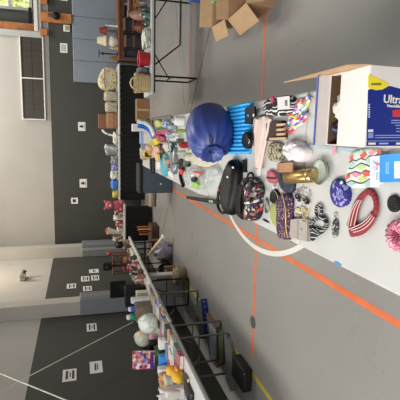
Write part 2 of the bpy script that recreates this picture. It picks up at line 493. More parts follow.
obj('dial', box(sw.x-.045, sw.x+.05, WB-.05, WB-.0405, sw.z-.04, sw.z+.05, .004), mat((150, 152, 104), .4, var=.05), t)
# wall lamp high on the left wall
a = atX(22.5, 279, WL)
t = thing('emergency_lamp', 'small white emergency lamp high on the left wall', 'lamp', a)
obj('body', box(WL+.001, WL+.09, a.y-.16, a.y+.12, a.z-.07, a.z+.06, .015), mat((205, 202, 192), .5, var=.03), t)
obj('lamp_head', along(lathe([(.03, 0), (.06, .03), (.065, .09), (.05, .1)], 12), (WL+.09, a.y-.1, a.z+.02), (WL+.3, a.y-.3, a.z-.04)), mat((190, 188, 180), .4, var=0), t, True)
obj('lamp_head', along(lathe([(.03, 0), (.05, .03), (.055, .09), (.045, .1)], 12), (WL+.09, a.y+.08, a.z), (WL+.3, a.y+.2, a.z-.1)), mat((90, 88, 84), .4, var=0), t, True)

# ================================================================== folding tables
def table(label, x0, x1, y0, y1, legm, group, legs_at=None, top=WHITE, brace=True):
    t = thing('folding_table', label, 'table', ((x0+x1)/2, (y0+y1)/2, 0), group)
    obj('tabletop', box(x0, x1, y0, y1, T-.042, T, .012, 2), top, t)
    obj('rim', join(box(x0+.03, x1-.03, y0+.03, y0+.05, T-.065, T-.0425), box(x0+.03, x1-.03, y1-.05, y1-.03, T-.065, T-.0425),
                    box(x0+.03, x0+.05, y0+.05, y1-.05, T-.065, T-.0425), box(x1-.05, x1-.03, y0+.05, y1-.05, T-.065, T-.0425)), legm, t)
    alongx = (x1-x0) > (y1-y0)
    ends = legs_at or ([x0+.28, x1-.28] if alongx else [y0+.28, y1-.28])
    for k, s in enumerate(ends):
        sg = 1 if k == 0 else -1
        w0, w1 = (y0+.1, y1-.1) if alongx else (x0+.1, x1-.1)
        def P(w, z, d=0): return Vector((s+d, w, z)) if alongx else Vector((w, s+d, z))
        for w in (w0, w1):
            obj('leg', tube([P(w, T-.066), P(w, .3), P(w, .016)], .014, 8), legm, t, True)
        obj('crossbar', tube([P(w0+.015, .016), P(w1-.015, .016)], .013, 8), legm, t, True)
        obj('crossbar', tube([P(w0+.015, .4), P(w1-.015, .4)], .009, 8), legm, t, True)
        if brace:
            wm = (w0+w1)/2
            obj('brace', tube([P(wm, T-.08, sg*.42), P(wm, .39)], .009, 8), legm, t, True)
    return t
G1 = 'long line of white folding tables in the foreground'
FX0, FX1 = -.54, .222
for (y0, y1, l) in ((.02, 1.84, 'nearest white folding table, carrying the printed carton and headbands'),
                    (1.85, 3.68, 'white folding table carrying the blue sack and foam pad'),
                    (3.69, 5.5, 'white folding table cluttered with toys and bottles beyond the blue sack'),
                    (5.51, 7.3, 'farthest table of the foreground line, beside slate hamper')):
    table(l, FX0, FX1, y0, y1, BLACKM, G1)
G2 = 'folding tables along the left wall'
LG = mat((128, 126, 120), .4, .6, var=.05)
table('white folding table at the left with comics and books on it', -3.14, -2.385, 3.1, 4.98, LG, G2, [3.16, 4.74])
table('short white folding table under the two globes', -3.13, -2.365, 5.0, 6.5, LG, G2, [5.06, 6.2])
table('white folding table with black legs beyond the globes', -3.04, -2.35, 6.52, 7.7, BLACKM, G2, [6.78, 7.4])
table('farthest white folding table along the left wall by the wooden rack', -3.04, -2.33, 7.72, 9.55, BLACKM, G2, [8.75, 9.3])
table('white cross table below the pink teddy bear', -2.75, -1.75, 10.53, 11.28, LG, 'far row of folding tables')
G3 = 'far row of folding tables'
table('far white folding table with black legs under the crafts', -1.86, -.04, 11.85, 12.6, LG, G3)
table('far white folding table under the leather bag and cushion', -.02, 1.86, 11.8, 12.56, LG, G3)
table('white folding table at the right carrying red tub and wicker basket', .60, 2.42, 6.42, 7.17, BLACKM, 'folding table at the right')
# black drape hanging from the far tables
def drape(x0, x1, y, label):
    n = 60; V, F = [], []
    for zz in (.02, .69):
        for i in range(n+1):
            x = x0 + (x1-x0)*i/n
            amp = .014 if zz < .3 else .008
            V.append(Vector((x, y + amp*math.sin(i*1.3), zz)))
    for zz in (.02, .69):
        for i in range(n+1):
            x = x0 + (x1-x0)*i/n
            amp = .014 if zz < .3 else .008
            V.append(Vector((x, y + .012 + amp*math.sin(i*1.3), zz)))
    m = n+1
    for i in range(n):
        F += [(i, i+1, m+i+1, m+i), (2*m+i+1, 2*m+i, 3*m+i, 3*m+i+1), (m+i, m+i+1, 3*m+i+1, 3*m+i), (i+1, i, 2*m+i, 2*m+i+1)]
    F += [(0, m, 3*m, 2*m), (m-1, 3*m-1, 4*m-1, 2*m-1)]
    return one('black_drape', (V, F), mat((9, 9, 10), .9, var=.1), label, 'drape', 'black drapes under far tables')
drape(-1.85, -.05, 11.875, 'black drape under the far table with blue and yellow crafts')
drape(-.01, 1.84, 11.825, 'black drape under the far table with the leather bag')
drape(-2.72, -1.8, 10.555, 'black drape under the cross table below pink teddy')

exec_items = True
# ================================================================== things on the near table
Z0 = T + .001
def tp(x, y, h=0.0): return at(x, y, Z0 + h)
def outl(px, h=0.0): return [tp(x, y, h) for x, y in px]

# blue stuff sack
c = tp(210, 132, .165)
ax = Vector((-.62, -.70, .12)).normalized()
sack = thing('stuff_sack', 'navy blue puffy sleeping bag in a drawstring sack', 'sleeping bag', (c.x, c.y, Z0))
V, F = [], []
prof = [(-.20, .02), (-.195, .07), (-.17, .125), (-.12, .16), (-.05, .176), (.03, .178), (.10, .165), (.15, .135), (.18, .10), (.195, .075), (.2, .055), (.193, .035), (.175, .015)]
nu = 48
qm = ax.to_track_quat('Z', 'Y').to_matrix()
for s, rr in prof:
    for i in range(nu):
        a = 2*PI*i/nu
        k = max(0, (s - .0)/.2)
        q = rr*(1 + .05*noise.noise(Vector((math.cos(a)*2, math.sin(a)*2, s*7))) + k*.10*math.sin(a*13 + s*9))
        p = c + qm @ Vector((q*math.cos(a), q*math.sin(a)*.94, s*1.02))
        V.append(Vector((p.x, p.y, max(p.z, Z0))))
for k in range(len(prof)-1):
    for i in range(nu):
        j = (i+1) % nu
        F.append((k*nu+i, k*nu+j, (k+1)*nu+j, (k+1)*nu+i))
F.append(tuple(range(nu-1, -1, -1))); F.append(tuple((len(prof)-1)*nu+i for i in range(nu)))
NAVY = mat((56, 72, 140), .42, var=.12, scale=9, bump=.25)
obj('sack_body', (V, F), NAVY, sack, True)
e = c + ax*.2
V, F = [], []
for k, (s, rr) in enumerate(((-.02, .045), (.012, .062), (.03, .075), (.022, .05), (.0, .02))):
    for i in range(nu):
        a = 2*PI*i/nu; q = rr*(1 + .07*math.sin(a*9 + k))
        V.append(e + qm @ Vector((q*math.cos(a), q*math.sin(a), s)))
for k in range(4):
    for i in range(nu):
        j = (i+1) % nu; F.append((k*nu+i, k*nu+j, (k+1)*nu+j, (k+1)*nu+i))
obj('gathered_end', (V, F), mat((58, 74, 142), .4, var=.12, scale=20), sack, True)
obj('drawstring', tube(smooth_path([e + qm @ Vector(p) for p in ((.05, 0, .02), (.07, .03, .02), (.1, .02, .0), (.12, .05, -.02))]), .005, 6), mat((20, 22, 40), .5), sack, True)

# blue foam pad with bumps
c00, c10, c11, c01 = tp(230.5, 154), tp(251.5, 154), tp(253, 101.5), tp(230, 106.5)
def bumps(u, v): return .010 + .026*abs(math.sin(PI*13*v))**.7*(.25 + .75*abs(math.sin(PI*6*u))**.7)
one('foam_pad', sheet(c00, c10, c11, c01, 30, 104, bumps), mat((62, 176, 240), .3, var=.06), 'bright blue ribbed foam pad between navy sack and pink scarf', 'foam pad')
# black card with two snaps
z = .042
t = thing('black_pouch', 'flat black pouch with two snap buttons lying on blue foam pad', 'pouch', tp(248, 115, z))
obj('flap', prism(outl([(246.5, 108), (256, 106.3), (257, 116), (253.5, 118.5), (253, 124.5), (246.5, 124)], z), Z0+z, Z0+z+.012), BLACK, t)
for (x, y, m) in ((248.5, 115.5, mat((70, 160, 210), .3)), (254, 115, PAPER)):
    p = tp(x, y, z+.012); obj('snap', mv(lathe([(.009, 0), (.009, .004), (.006, .006)], 12), (p.x, p.y, p.z+.0005)), m, t, True)
# black cap
t = thing('knit_beanie', 'small round black cap with a pale emblem against blue foam pad', 'cap', tp(249, 140, .042))
obj('crown', dome(outl([(246.5, 132), (252, 132), (253.5, 140), (252, 149), (247, 149), (244.5, 141)], .042), Z0+.042, .03), BLACK, t, True)
p = tp(249, 141, .0735); obj('emblem', tube(smooth_path([tp(248, 139, .0735), tp(250, 141, .0735), tp(248.5, 143.5, .0735)]), .0018, 6), PAPER, t)
# comb
t = thing('hair_comb', 'black wide-toothed comb on the table beside the floral backpack', 'comb', tp(245, 166))
q = outl([(243.5, 160.5), (247, 160), (247, 172), (243.5, 172)])
obj('spine', prism(outl([(244.8, 160), (247.4, 160), (247.4, 172.5), (244.8, 172.5)]), Z0, Z0+.014), BLACK, t)
for i in range(7):
    y = 160.4 + i*1.7
    obj('tooth', prism(outl([(242.3, y), (244.7, y), (244.7, y+.9), (242.3, y+.9)]), Z0, Z0+.008), BLACK, t)
# floral backpack
t = thing('floral_backpack', 'black backpack with bright floral print panel near the table edge', 'backpack', tp(249, 198))
obj('body', dome(outl([(240.5, 184), (245, 180), (250, 184), (250, 200), (248, 221), (241, 219), (238, 205)], .055), Z0, .10, rough=.2, seed=3), mat((9, 9, 10), .6, var=.2, spec=.2), t, True)
FLO = pat('cells', [(25, 22, 30), (78, 40, 92), (196, 70, 88), (60, 120, 96), (205, 190, 180), (30, 26, 34), (130, 104, 60), (40, 34, 60), (22, 20, 24), (26, 24, 28), (34, 30, 40)], 70)
fpn = obj('front_panel', dome(outl([(246, 179), (252, 176), (258, 181), (261.5, 190), (259, 199), (259.5, 210), (257, 219.5), (249, 222), (246, 205)], .03), Z0+.005, .085, rough=.25, seed=9), FLO, t, True)
obj('zip_band', tube(smooth_path([tp(245.5, 203, .1), tp(251, 202, .11), tp(259, 200.5, .07)]), .008, 6), pat('cells', [(230, 230, 226), (40, 40, 44), (220, 216, 214)], 60), fpn, True)
obj('shoulder_strap', tube(smooth_path([tp(240, 215, .1), tp(239, 198, .11), tp(243, 186, .1), tp(248, 181, .07)]), .012, 8, .5), BLACK, t, True)
obj('grab_handle', tube(smooth_path([tp(247, 184, .07), tp(247.5, 174, .07), tp(252, 172, .06), tp(254, 178, .05)]), .007, 8), BLACK, t, True)
# black sling bag
t = thing('black_sling_bag', 'long black sling bag with white tags at the table edge', 'bag', tp(228, 190))
obj('body', dome(outl([(229.5, 159), (234.5, 160), (237.5, 167), (237, 186), (235, 204), (232, 215), (226, 215), (222.5, 206), (222.5, 190), (225, 172)], .041), Z0, .075, rough=.12, seed=5), mat((8, 9, 10), .5, var=.2, spec=.3), t, True)
obj('carry_handle', tube(smooth_path([tp(226, 176, .03), tp(220, 185, .035), tp(217.5, 198, .035), tp(217.8, 208, .03), tp(222, 213.5, .03), tp(227, 211, .035)]), .012, 8), BLACK, t, True)
for (x, y) in ((227.5, 177), (233, 167.5)):
    p = tp(x, y, .076); obj('tag', bxc((p.x, p.y, p.z), .012, .03, .002), PAPER, t)
p = tp(219, 190, .05); obj('red_pull', mv(blob((0, 0, 0), .008, .02, .006, rough=0, nu=8, nv=6), p), mat((190, 40, 40), .5), t, True)
# umbrella lying over the edge
t = thing('folded_umbrella', 'black folded umbrella with silver tip overhanging the table edge', 'umbrella', tp(205, 200, .012))
a, b2 = at(222, 203.5, T+.016), at(187.5, 197.5, T+.016)
b2 = at(187.5, 197.5, T+.03); a = at(224, 203, T+.02)
d = b2-a
obj('canopy', along(lathe([(.008, 0), (.017, .02), (.018, d.length*.5), (.014, d.length-.01), (.008, d.length)], 10), a, b2), BLACK, t, True)
obj('shaft', along(lathe([(.012, 0), (.012, .1)], 10), a + d*.2 + Vector((0, 0, .009)), b2 + Vector((0, 0, .009))), mat((190, 190, 188), .3, .7), t, True)
obj('tip', along(lathe([(.014, 0), (.016, .03), (.006, .07)], 10), b2, b2 + d), STEEL, t, True)
# red-handled pruning tool
t = thing('pruning_shears', 'black pruning shears with a red grip behind the umbrella tip', 'shears', tp(181, 172))
obj('blade', dome(outl([(178, 160), (181, 158), (184, 163), (183, 171), (179, 171)], .017), Z0, .03), BLACK, t, True)
obj('handle', tube(smooth_path([tp(181, 168, .02), tp(180, 177, .02), tp(183, 186, .02)]), .018, 8), BLACK, t, True)
obj('handle', tube(smooth_path([tp(182, 168, .02), tp(186, 166, .02), tp(190, 165, .015)]), .011, 8), BLACK, t, True)
obj('red_grip', mv(blob((0, 0, 0), .03, .05, .02, rough=0), tp(181.5, 171.5, .04)), mat((205, 52, 58), .45), t, True)
# clear bags
for i, (px, h, lb) in enumerate((([(186, 172), (197, 166), (204, 174), (202, 190), (192, 189), (187, 183)], .06, 'clear plastic bag holding lime and black pieces near umbrella'),
                               ([(204, 173), (212, 165), (221, 170), (219, 185), (214, 198), (205, 192)], .05, 'clear crumpled plastic bag between umbrella and black sling bag'))):
    one('plastic_bag', dome(outl(px, h*.5), Z0, h, rough=.5, sc=30, seed=i), PLASTIC, lb, 'plastic bag', 'clear plastic bags on near table')
one('lime_toy', dome(outl([(193, 183), (199, 182), (200, 187), (195, 188.5)], .062), Z0+.062, .02), mat((150, 205, 50), .5), 'lime green toy piece on the clear bag', 'toy')
one('black_clip', dome(outl([(192, 178), (197, 176.5), (198, 181), (193, 182.5)], .062), Z0+.062, .02), BLACK, 'small black clip on the clear bag beside lime toy', 'clip')
one('red_ribbon', tube(smooth_path([tp(193, 172, .06), tp(199, 172.5, .065), tp(203, 173, .06), tp(199, 177, .065)]), [.004, .006, .008, .01, .012, .01, .012, .012, .012, .01, .012, .012, .008, .005][:14] if False else .009, 8, .4), mat((205, 40, 48), .5), 'short red ribbon on clear bag below navy sack', 'ribbon')
one('cream_cloth', dome(outl([(189, 137), (197, 138), (201, 152), (215, 158), (217, 164), (205, 168), (196, 165), (188, 158)], .014), Z0, .025, rough=.4, seed=2), mat((206, 198, 176), .85, bump=.3, scale=40), 'folded cream cloth tucked in front of the navy sack', 'cloth')
# pink scarf
SC = mat((222, 200, 190), .85, var=.07, scale=20, bump=.3)
t = thing('pink_scarf', 'pale pink knitted scarf draped lengthwise beside blue foam pad', 'scarf', tp(263, 140))
obj('cloth', dome(outl([(256, 117), (266, 115.5), (271, 118), (273, 128), (268, 138), (265, 150), (263, 160), (260, 168), (255, 166), (255.5, 152), (253, 142), (254.5, 128)], .015), Z0, .028, rough=.35, sc=22, seed=6), SC, t, True)
for px in ([(257, 119), (255.5, 132), (256.5, 146), (257, 160), (257.5, 168)], [(264, 117), (264, 128), (261, 142), (260, 155), (258.5, 168)], [(270, 119), (269, 130), (264.5, 144), (262, 158), (259.5, 170)]):
    obj('fold', tube(smooth_path([tp(x, y, .024) for x, y in px]), .017, 8, .7), SC, t, True)
obj('fringe', dome(outl([(256, 168), (260.5, 169), (259, 178), (255.5, 175)], .008), Z0, .015), PAPER, t, True)
# zebra pouch
t = thing('zebra_pouch', 'black and white animal-print pouch with white paper label', 'pouch', tp(277, 106))
ZEB = pat('zebra', [(24, 24, 26), (226, 224, 222), (235, 232, 230), (30, 30, 32)], 7)
obj('body', dome(outl([(263.5, 106), (266, 99), (275, 96.5), (288, 94.5), (293, 99), (293, 108), (289, 114), (277, 116.5), (266, 116)], .028), Z0, .05), ZEB, t, True)
obj('band', tube(smooth_path([tp(263.5, 109, .035), tp(270, 105.5, .056), tp(277, 103.5, .056)]), .012, 8, .3), BLACK, t, True)
obj('pink_bow', mv(blob((0, 0, 0), .02, .014, .008, rough=.2), tp(272.5, 100, .056)), mat((196, 70, 110), .6), t, True)
pl = obj('paper_label', prism(outl([(277.5, 97.5), (289.5, 95.8), (290, 109), (278, 110)], .053), Z0+.052, Z0+.055), PAPER, t)
obj('print', join(*[prism(outl([(285+.9*i, 100), (285.5+.9*i, 100), (285.5+.9*i, 106), (285+.9*i, 106)], .0556), Z0+.0552, Z0+.0558) for i in range(3)]), INK, pl)
# wooden brush set
t = thing('wooden_brush', 'dark brown bristle brush block with pale wooden bars beside pink scarf', 'brush', tp(278, 131))
obj('block', prism(outl([(271, 123.5), (286, 120.5), (288, 139), (270.5, 141)]), Z0, Z0+.03), mat((68, 46, 40), .8, var=.25, scale=90, bump=.5), t)
for i, (x0, x1, y) in enumerate(((278.5, 286, 124), (278.5, 285.5, 129), (278.5, 286, 133.5), (271, 287, 138))):
    obj('wooden_bar', prism(outl([(x0, y), (x1, y-.8), (x1, y+1.6), (x0, y+2.2)], .03), Z0+.0305, Z0+.042), mat((204, 170, 130), .6, var=.1), t)
# bracelet bundles
cl = [(228, 60, 84), (240, 205, 60), (70, 120, 200), (235, 235, 230), (90, 190, 130), (225, 120, 170), (120, 90, 170)]
for bi, (a, b2, lb) in enumerate((((284, 131), (310, 115), 'rainbow woven bracelet bundle nearer the white cap'), ((291, 117), (313, 98), 'rainbow woven bracelet bundle beside the carton flap'))):
    t = thing('bracelet_bundle', lb, 'bracelets', tp((a[0]+b2[0])/2, (a[1]+b2[1])/2), 'woven bracelet bundles')
    A, B = tp(*a), tp(*b2); dd = B-A; sd = Vector((-dd.y, dd.x, 0)).normalized()
    for k in range(7):
        pts = []
        for i in range(13):
            u = i/12
            w = math.sin(PI*u)*.9 + .15
            off = (k-3)*.009*w + .006*math.sin(u*14 + k*2.1)
            pts.append(A + dd*u + sd*off + Vector((0, 0, .007 + .005*(1+math.sin(u*11 + k*1.7)))))
        obj('strand', tube(pts, .0058, 6), pat('bands', [cl[(k+bi) % 7], cl[(k+bi) % 7], cl[(k+3) % 7], (238, 236, 230)], 5, ang=.8*k), t, True)
# white satin cap
t = thing('white_satin_cap', 'crinkled white satin cap with smooth round front', 'cap', tp(298, 152))
SAT = mat((226, 220, 226), .3, var=.05, scale=30, bump=.6)
obj('crown', dome(outl([(285, 146), (289, 141.5), (297, 140.5), (303, 144), (304, 156), (299, 163), (290, 161), (285, 155)], .028), Z0, .05, rough=.5, sc=45, seed=4), SAT, t, True)
obj('front_disc', dome(outl([(298, 148), (304, 144.5), (311, 146.5), (313, 153), (310, 160), (303, 163), (298, 158)]), Z0+.001, .055), mat((232, 222, 224), .5, var=.02), t, True)
# camo cloth
one('camouflage_cloth', dome(outl([(268, 143), (283, 142), (285, 152), (283, 160), (272, 162), (267, 158)], .012), Z0, .022, rough=.5, seed=8), pat('blotch', [(40, 42, 36), (120, 128, 96), (190, 180, 150), (70, 60, 52), (24, 24, 26)], 45), 'crumpled camouflage cloth between pink scarf and white satin cap', 'cloth')
# navy pouch and small boxes
t = thing('navy_pouch', 'dark navy zipped pouch behind the gold tube', 'pouch', tp(285, 178))
obj('body', dome(outl([(277, 161), (285, 163), (293, 172), (293.5, 186), (292, 194), (283, 192), (278, 182)], .017), Z0, .03), mat((38, 42, 62), .6, var=.15), t, True)
obj('zip', tube([tp(279, 165, .028), tp(281, 176, .031), tp(283, 188, .028)], .003, 6), BLACKM, t)
t = thing('wooden_trinket_box', 'small brown wooden trinket box next to the gold tube', 'box', tp(287, 167.5, .032))
obj('base', prism(outl([(281, 163.5), (293, 163), (293, 171.5), (281.5, 172)], .032), Z0+.033, Z0+.055), mat((160, 112, 78), .6, var=.15), t)
obj('lid', prism(outl([(280.6, 163), (293.4, 162.5), (293.4, 172), (281, 172.5)], .055), Z0+.0555, Z0+.062), mat((176, 128, 92), .6, var=.15), t)
# gold tube
t = thing('gold_tube', 'shiny gold gift tube lying beside the glass dish', 'tube', tp(301, 176.5))
a, b2 = tp(286.5, 177.5, .04), tp(313, 175.5, .04); L_ = (b2-a).length
a = Vector((a.x, a.y, Z0+.033)); b2 = Vector((b2.x, b2.y, Z0+.033))
if True:
    obj('tube_body', along(lathe([(.03, 0), (.033, .004), (.033, L_-.03), (.03, L_-.026)], 20), a, b2), mat((196, 160, 100), .28, .75, var=.12, scale=25), t, True)
    obj('tube_cap', along(lathe([(.0335, 0), (.0335, .03), (.03, .034)], 20), a + (b2-a)*((L_-.034)/L_), b2 + (b2-a)), mat((206, 176, 120), .25, .8, var=.08), t, True)
# glass dish
p = tp(325, 172)
t = thing('glass_dish', 'round greenish glass dish beside the gold tube', 'dish', p)
obj('dish', mv(lathe([(.022, 0), (.03, .001), (.052, .018), (.057, .03), (.054, .03), (.047, .018), (.026, .006), (.001, .005)], 28), p), mat((190, 200, 186), .1, var=.1, alpha=.75, coat=.5), t, True)
obj('rim', mv(torus((0, 0, .03), .0555, .0028, 28, 6), p), mat((130, 134, 122), .15, var=0), t, True)
# blue paisley oval
t = thing('paisley_pincushion', 'oval dark blue paisley pouch in front of the glass dish', 'pouch', tp(339, 193))
PA = pat('cells', [(40, 38, 120), (52, 48, 140), (150, 150, 205), (44, 40, 128), (36, 34, 104)], 95)
obj('body', dome(outl([(333, 181), (340, 178), (346, 184), (349, 194), (347, 204), (340, 207.5), (333, 203), (330, 191)], .017), Z0, .03), PA, t, True)
obj('piping', tube(smooth_path(outl([(333, 181), (340, 178), (346, 184), (349, 194), (347, 204), (340, 207.5), (333, 203), (330, 191)], .01), True), .004, 6, 1, True), mat((40, 34, 112), .6), t, True)
for rr in (.011, .02): obj('swirl', mv(torus((0, 0, 0), rr, .0014, 20, 5), tp(339.5, 194, .0305)), mat((170, 170, 215), .6), t, True)
p = tp(342, 182.5, .029); obj('button', mv(lathe([(.007, 0), (.007, .004), (.004, .005)], 10), p), PAPER, t, True)
# chevron pouch
t = thing('chevron_pouch', 'zigzag patterned pouch in coral, mint and navy beside the carton', 'pouch', tp(362, 170))
cvb = obj('body', dome(outl([(350, 153), (360, 149), (378, 147.5), (381, 152), (381, 186), (370, 188), (346, 187.5), (345.5, 175), (347.5, 162)], .009), Z0, .016, 1, flat=.7), mat((214, 224, 214), .7, var=.05), t, True)
hz = .0175
def prt(name, px, c): obj(name, prism(outl(px, hz), Z0+hz-.0008, Z0+hz+.0004), c, cvb)
CO = mat((222, 92, 72), .7, var=.05); PKK = mat((236, 150, 160), .7, var=.05); MI = mat((168, 200, 190), .7, var=.04); LI = mat((190, 215, 120), .7, var=.05); NV = mat((50, 56, 90), .7, var=0)
for px, cc in (([(350, 157), (353, 154.5), (353, 160), (349.5, 162)], CO), ([(359.5, 155.5), (364, 151.5), (367, 155), (362.5, 159.5)], CO), ([(376.5, 150.5), (380, 148.5), (380.5, 153), (378, 154.5)], CO),
               ([(368, 153), (373, 149.5), (376, 152), (371.5, 156)], PKK), ([(357, 152), (362, 149.5), (363, 151), (358.5, 154)], MI),
               ([(348, 164.5), (351.5, 161.5), (355, 164), (350.5, 167.5)], MI), ([(356.5, 167.5), (361, 164.5), (366, 167.5), (361, 170)], LI), ([(365, 161), (369.5, 157), (369.5, 164), (367, 164.5)], MI),
               ([(346.5, 174), (349.5, 172.5), (350, 177.5), (346, 180)], CO), ([(351, 174.5), (356.5, 171.5), (361, 175), (356, 178)], PKK), ([(361.5, 173), (366, 169.5), (369.5, 172), (369.5, 176), (365, 177)], CO),
               ([(357.5, 179), (362, 176), (367, 179), (361, 182.5)], LI), ([(347.5, 183.5), (352, 181), (356, 184), (351, 186.5)], MI), ([(364, 183.5), (369.5, 180.5), (369.5, 186), (366, 187)], MI)):
    prt('diamond', px, cc)
def zig(px, r=.0022):
    obj('zigzag', tube([tp(x, y, hz) for x, y in px], r, 6, .5), NV, cvb)
zig([(349, 162.5), (353.5, 160), (356, 161), (360.5, 158.5), (365, 160), (369, 156), (374, 157), (379, 153)])
zig([(348.5, 168), (351.5, 169), (361, 163), (370, 166.5)])
zig([(347.5, 176), (350, 173.5), (355, 171.5), (361, 173.5), (364, 170.5), (369.8, 171.5)])
zig([(346, 183), (351, 180.5), (360, 183.5), (363, 183), (370, 178.5)])
# white card and blue pack
t = thing('printed_card', 'white card with pale blue and pink print on the zigzag pouch', 'card', tp(376, 170, .018))
cdo = obj('card', prism(outl([(370.5, 156.5), (383, 155.5), (383.5, 184), (370.5, 184.5)], .019), Z0+.019, Z0+.021), mat((222, 228, 228), .5, var=.03), t)
obj('print', prism(outl([(372.5, 160), (380, 159.5), (380.5, 170), (373, 170.5)], .0212), Z0+.0211, Z0+.0216), pat('blotch', [(214, 226, 228), (130, 190, 205), (225, 226, 226), (190, 120, 170)], 60), cdo)
obj('print', join(*[prism(outl([(376+1.6*i, 172), (376.7+1.6*i, 172), (376.7+1.6*i, 180), (376+1.6*i, 180)], .0212), Z0+.0211, Z0+.0216) for i in range(3)]), mat((120, 170, 200), .6), t)
t = thing('blue_packet', 'bright blue packet with a white label overlapping the printed card', 'packet', tp(392, 168))
pko = obj('packet', prism(outl([(382, 155), (410, 153), (410, 181.5), (382, 182.5)], .022), Z0+.022, Z0+.032), mat((48, 142, 216), .35, var=.04), t)
obj('label_patch', prism(outl([(394.5, 161.5), (410, 161), (410, 177.5), (394.5, 178.5)], .0322), Z0+.0321, Z0+.0328), PAPER, pko)
obj('print', join(*[prism(outl([(386+2*i, 162), (386.7+2*i, 162), (386.7+2*i, 174), (386+2*i, 174)], .0322), Z0+.0321, Z0+.0328) for i in range(2)]), mat((150, 205, 235), .5), t)
# red headband
RED = mat((136, 40, 50), .75, var=.12, scale=40); STR = mat((226, 190, 186), .75, var=.05)
t = thing('red_headband', 'red and white striped twisted headband', 'headband', tp(362, 212))
ring = [(368, 191.5), (362, 195), (356.5, 204), (353, 214), (350, 225)]
obj('band_side', tube(smooth_path([tp(x, y, .01) for x, y in ring]), [.009 + .001*i for i in range(14)], 8, .6), RED, t, True) if False else None
def rib(px, r0, r1, h, m, nm='band', fl=.45):
    pts = smooth_path([tp(x, y, h) for x, y in px]); n = len(pts)
    return obj(nm, tube(pts, [r0 + (r1-r0)*i/(n-1) for i in range(n)], 8, fl), m, t, True)
rib([(368, 191), (362, 196), (357, 204), (354, 214), (351, 227)], .010, .027, .011, RED)
rib([(368, 191), (374, 195), (376.5, 204), (376, 212), (371, 221)], .011, .016, .010, RED)
rib([(374, 214), (369, 223), (361, 230), (351, 231)], .018, .025, .014, RED)
for o_ in (-3.6, -1, 2.6): rib([(360+o_*.6, 200), (356.5+o_*.8, 206), (354+o_, 214), (351.5+o_, 226)], .0013, .0022, .0235, STR, 'stripe', 1)
for o_ in (-4, -1, 2.6): rib([(373+o_*.5, 216+o_*.5), (368+o_*.5, 223+o_*.6), (361+o_*.4, 228+o_*.8), (352+o_*.6, 231+o_*.5)], .0013, .0022, .0265, STR, 'stripe', 1)
for i in range(9):
    a = [(368, 191), (371, 192), (373.5, 194.5), (375, 198), (376, 202), (376.3, 206), (376, 210), (374.5, 214), (372.5, 217)][i]
    obj('gather', mv(blob((0, 0, 0), .012, .009, .009, rough=.15, nu=10, nv=6, seed=i), tp(a[0], a[1], .012)), RED, t, True)
# lens cap, scrunchie
p = tp(395.5, 203.5)
t = thing('black_jar_lid', 'round black ribbed lid at the picture edge', 'lid', p)
obj('disc', mv(lathe([(.03, 0), (.031, .004), (.03, .01), (.026, .012)], 28), p), BLACK, t, True)
for k in range(5):
    x = -.018 + .009*k; ln = math.sqrt(.024**2 - x*x)
    obj('rib', mv(box(x-.0014, x+.0014, -ln, ln, .0121, .0138), p), mat((30, 31, 33), .5), t)
p = tp(399, 236, .02)
t = thing('pink_scrunchie', 'ruffled pink glittery scrunchie with mint ribbon', 'scrunchie', tp(399, 236))
obj('ring', torus(p, .034, .02, 60, 10, .22, 15), pat('blotch', [(206, 120, 142), (226, 168, 180), (180, 84, 116), (235, 190, 196)], 70), t, True)
obj('core', mv(blob((0, 0, 0), .02, .02, .016, rough=.3), p), mat((130, 40, 70), .6), t, True)
obj('ribbon', tube(smooth_path([tp(386, 232, .006), tp(388.5, 238, .008), tp(392, 245, .008), tp(398, 252, .006)]), .005, 6), mat((150, 200, 180), .6), t, True)
# black and white twist headband
t = thing('monochrome_headband', 'black and white knotted headband lying left of the silver clip', 'headband', tp(318, 222))
ZB2 = pat('zebra', [(20, 20, 22), (24, 24, 26), (214, 214, 212), (18, 18, 20)], 9)
for px, r in (([(317, 217), (315.5, 210), (317, 205), (321, 206), (322, 213), (319.5, 219)], .008), ([(319, 217), (325, 219), (327, 225), (323, 231), (316, 235), (312, 239)], .011), ([(318, 218), (312, 221), (310.5, 228), (313, 233), (319, 229)], .011), ([(315, 228), (312, 234), (313, 240)], .012)):
    obj('band', tube(smooth_path([tp(x, y, .012) for x, y in px]), r, 8, .8), ZB2, t, True)
# silver clip
t = thing('silver_hair_clip', 'narrow dark hair clip with a silver ring between the two headbands', 'hair clip', tp(335, 226))
obj('body', dome(outl([(333.5, 219), (337, 218.5), (338, 228), (336, 238), (333, 238), (331.8, 228)], .008), Z0, .014), pat('cells', [(40, 42, 42), (96, 98, 96), (170, 172, 170), (50, 52, 52)], 110), t, True)
obj('ring', mv(torus((0, 0, .004), .011, .0022, 18, 6), tp(336.5, 215)), mat((190, 188, 182), .3, .8, var=0), t, True)
# taupe compact
t = thing('taupe_purse', 'small taupe two-part purse in front of the gold jewellery', 'purse', tp(302, 229))
TA = mat((168, 158, 150), .6, var=.06)
obj('half', prism(outl([(293.5, 219.5), (301.3, 218.5), (301, 239), (293, 237.5)]), Z0, Z0+.02), TA, t)
obj('half', prism(outl([(302, 218.5), (311, 219.5), (310.5, 241.5), (301.8, 239.5)]), Z0, Z0+.02), TA, t)
obj('clasp', tube(smooth_path([tp(299, 222, .021), tp(303, 221, .024), tp(306, 222, .021)]), .002, 6), mat((190, 180, 150), .3, .8), t)
obj('buckle', mv(blob((0, 0, 0), .004, .004, .003, rough=0, nu=8, nv=6), tp(301.5, 229, .021)), mat((80, 74, 70), .4), t)
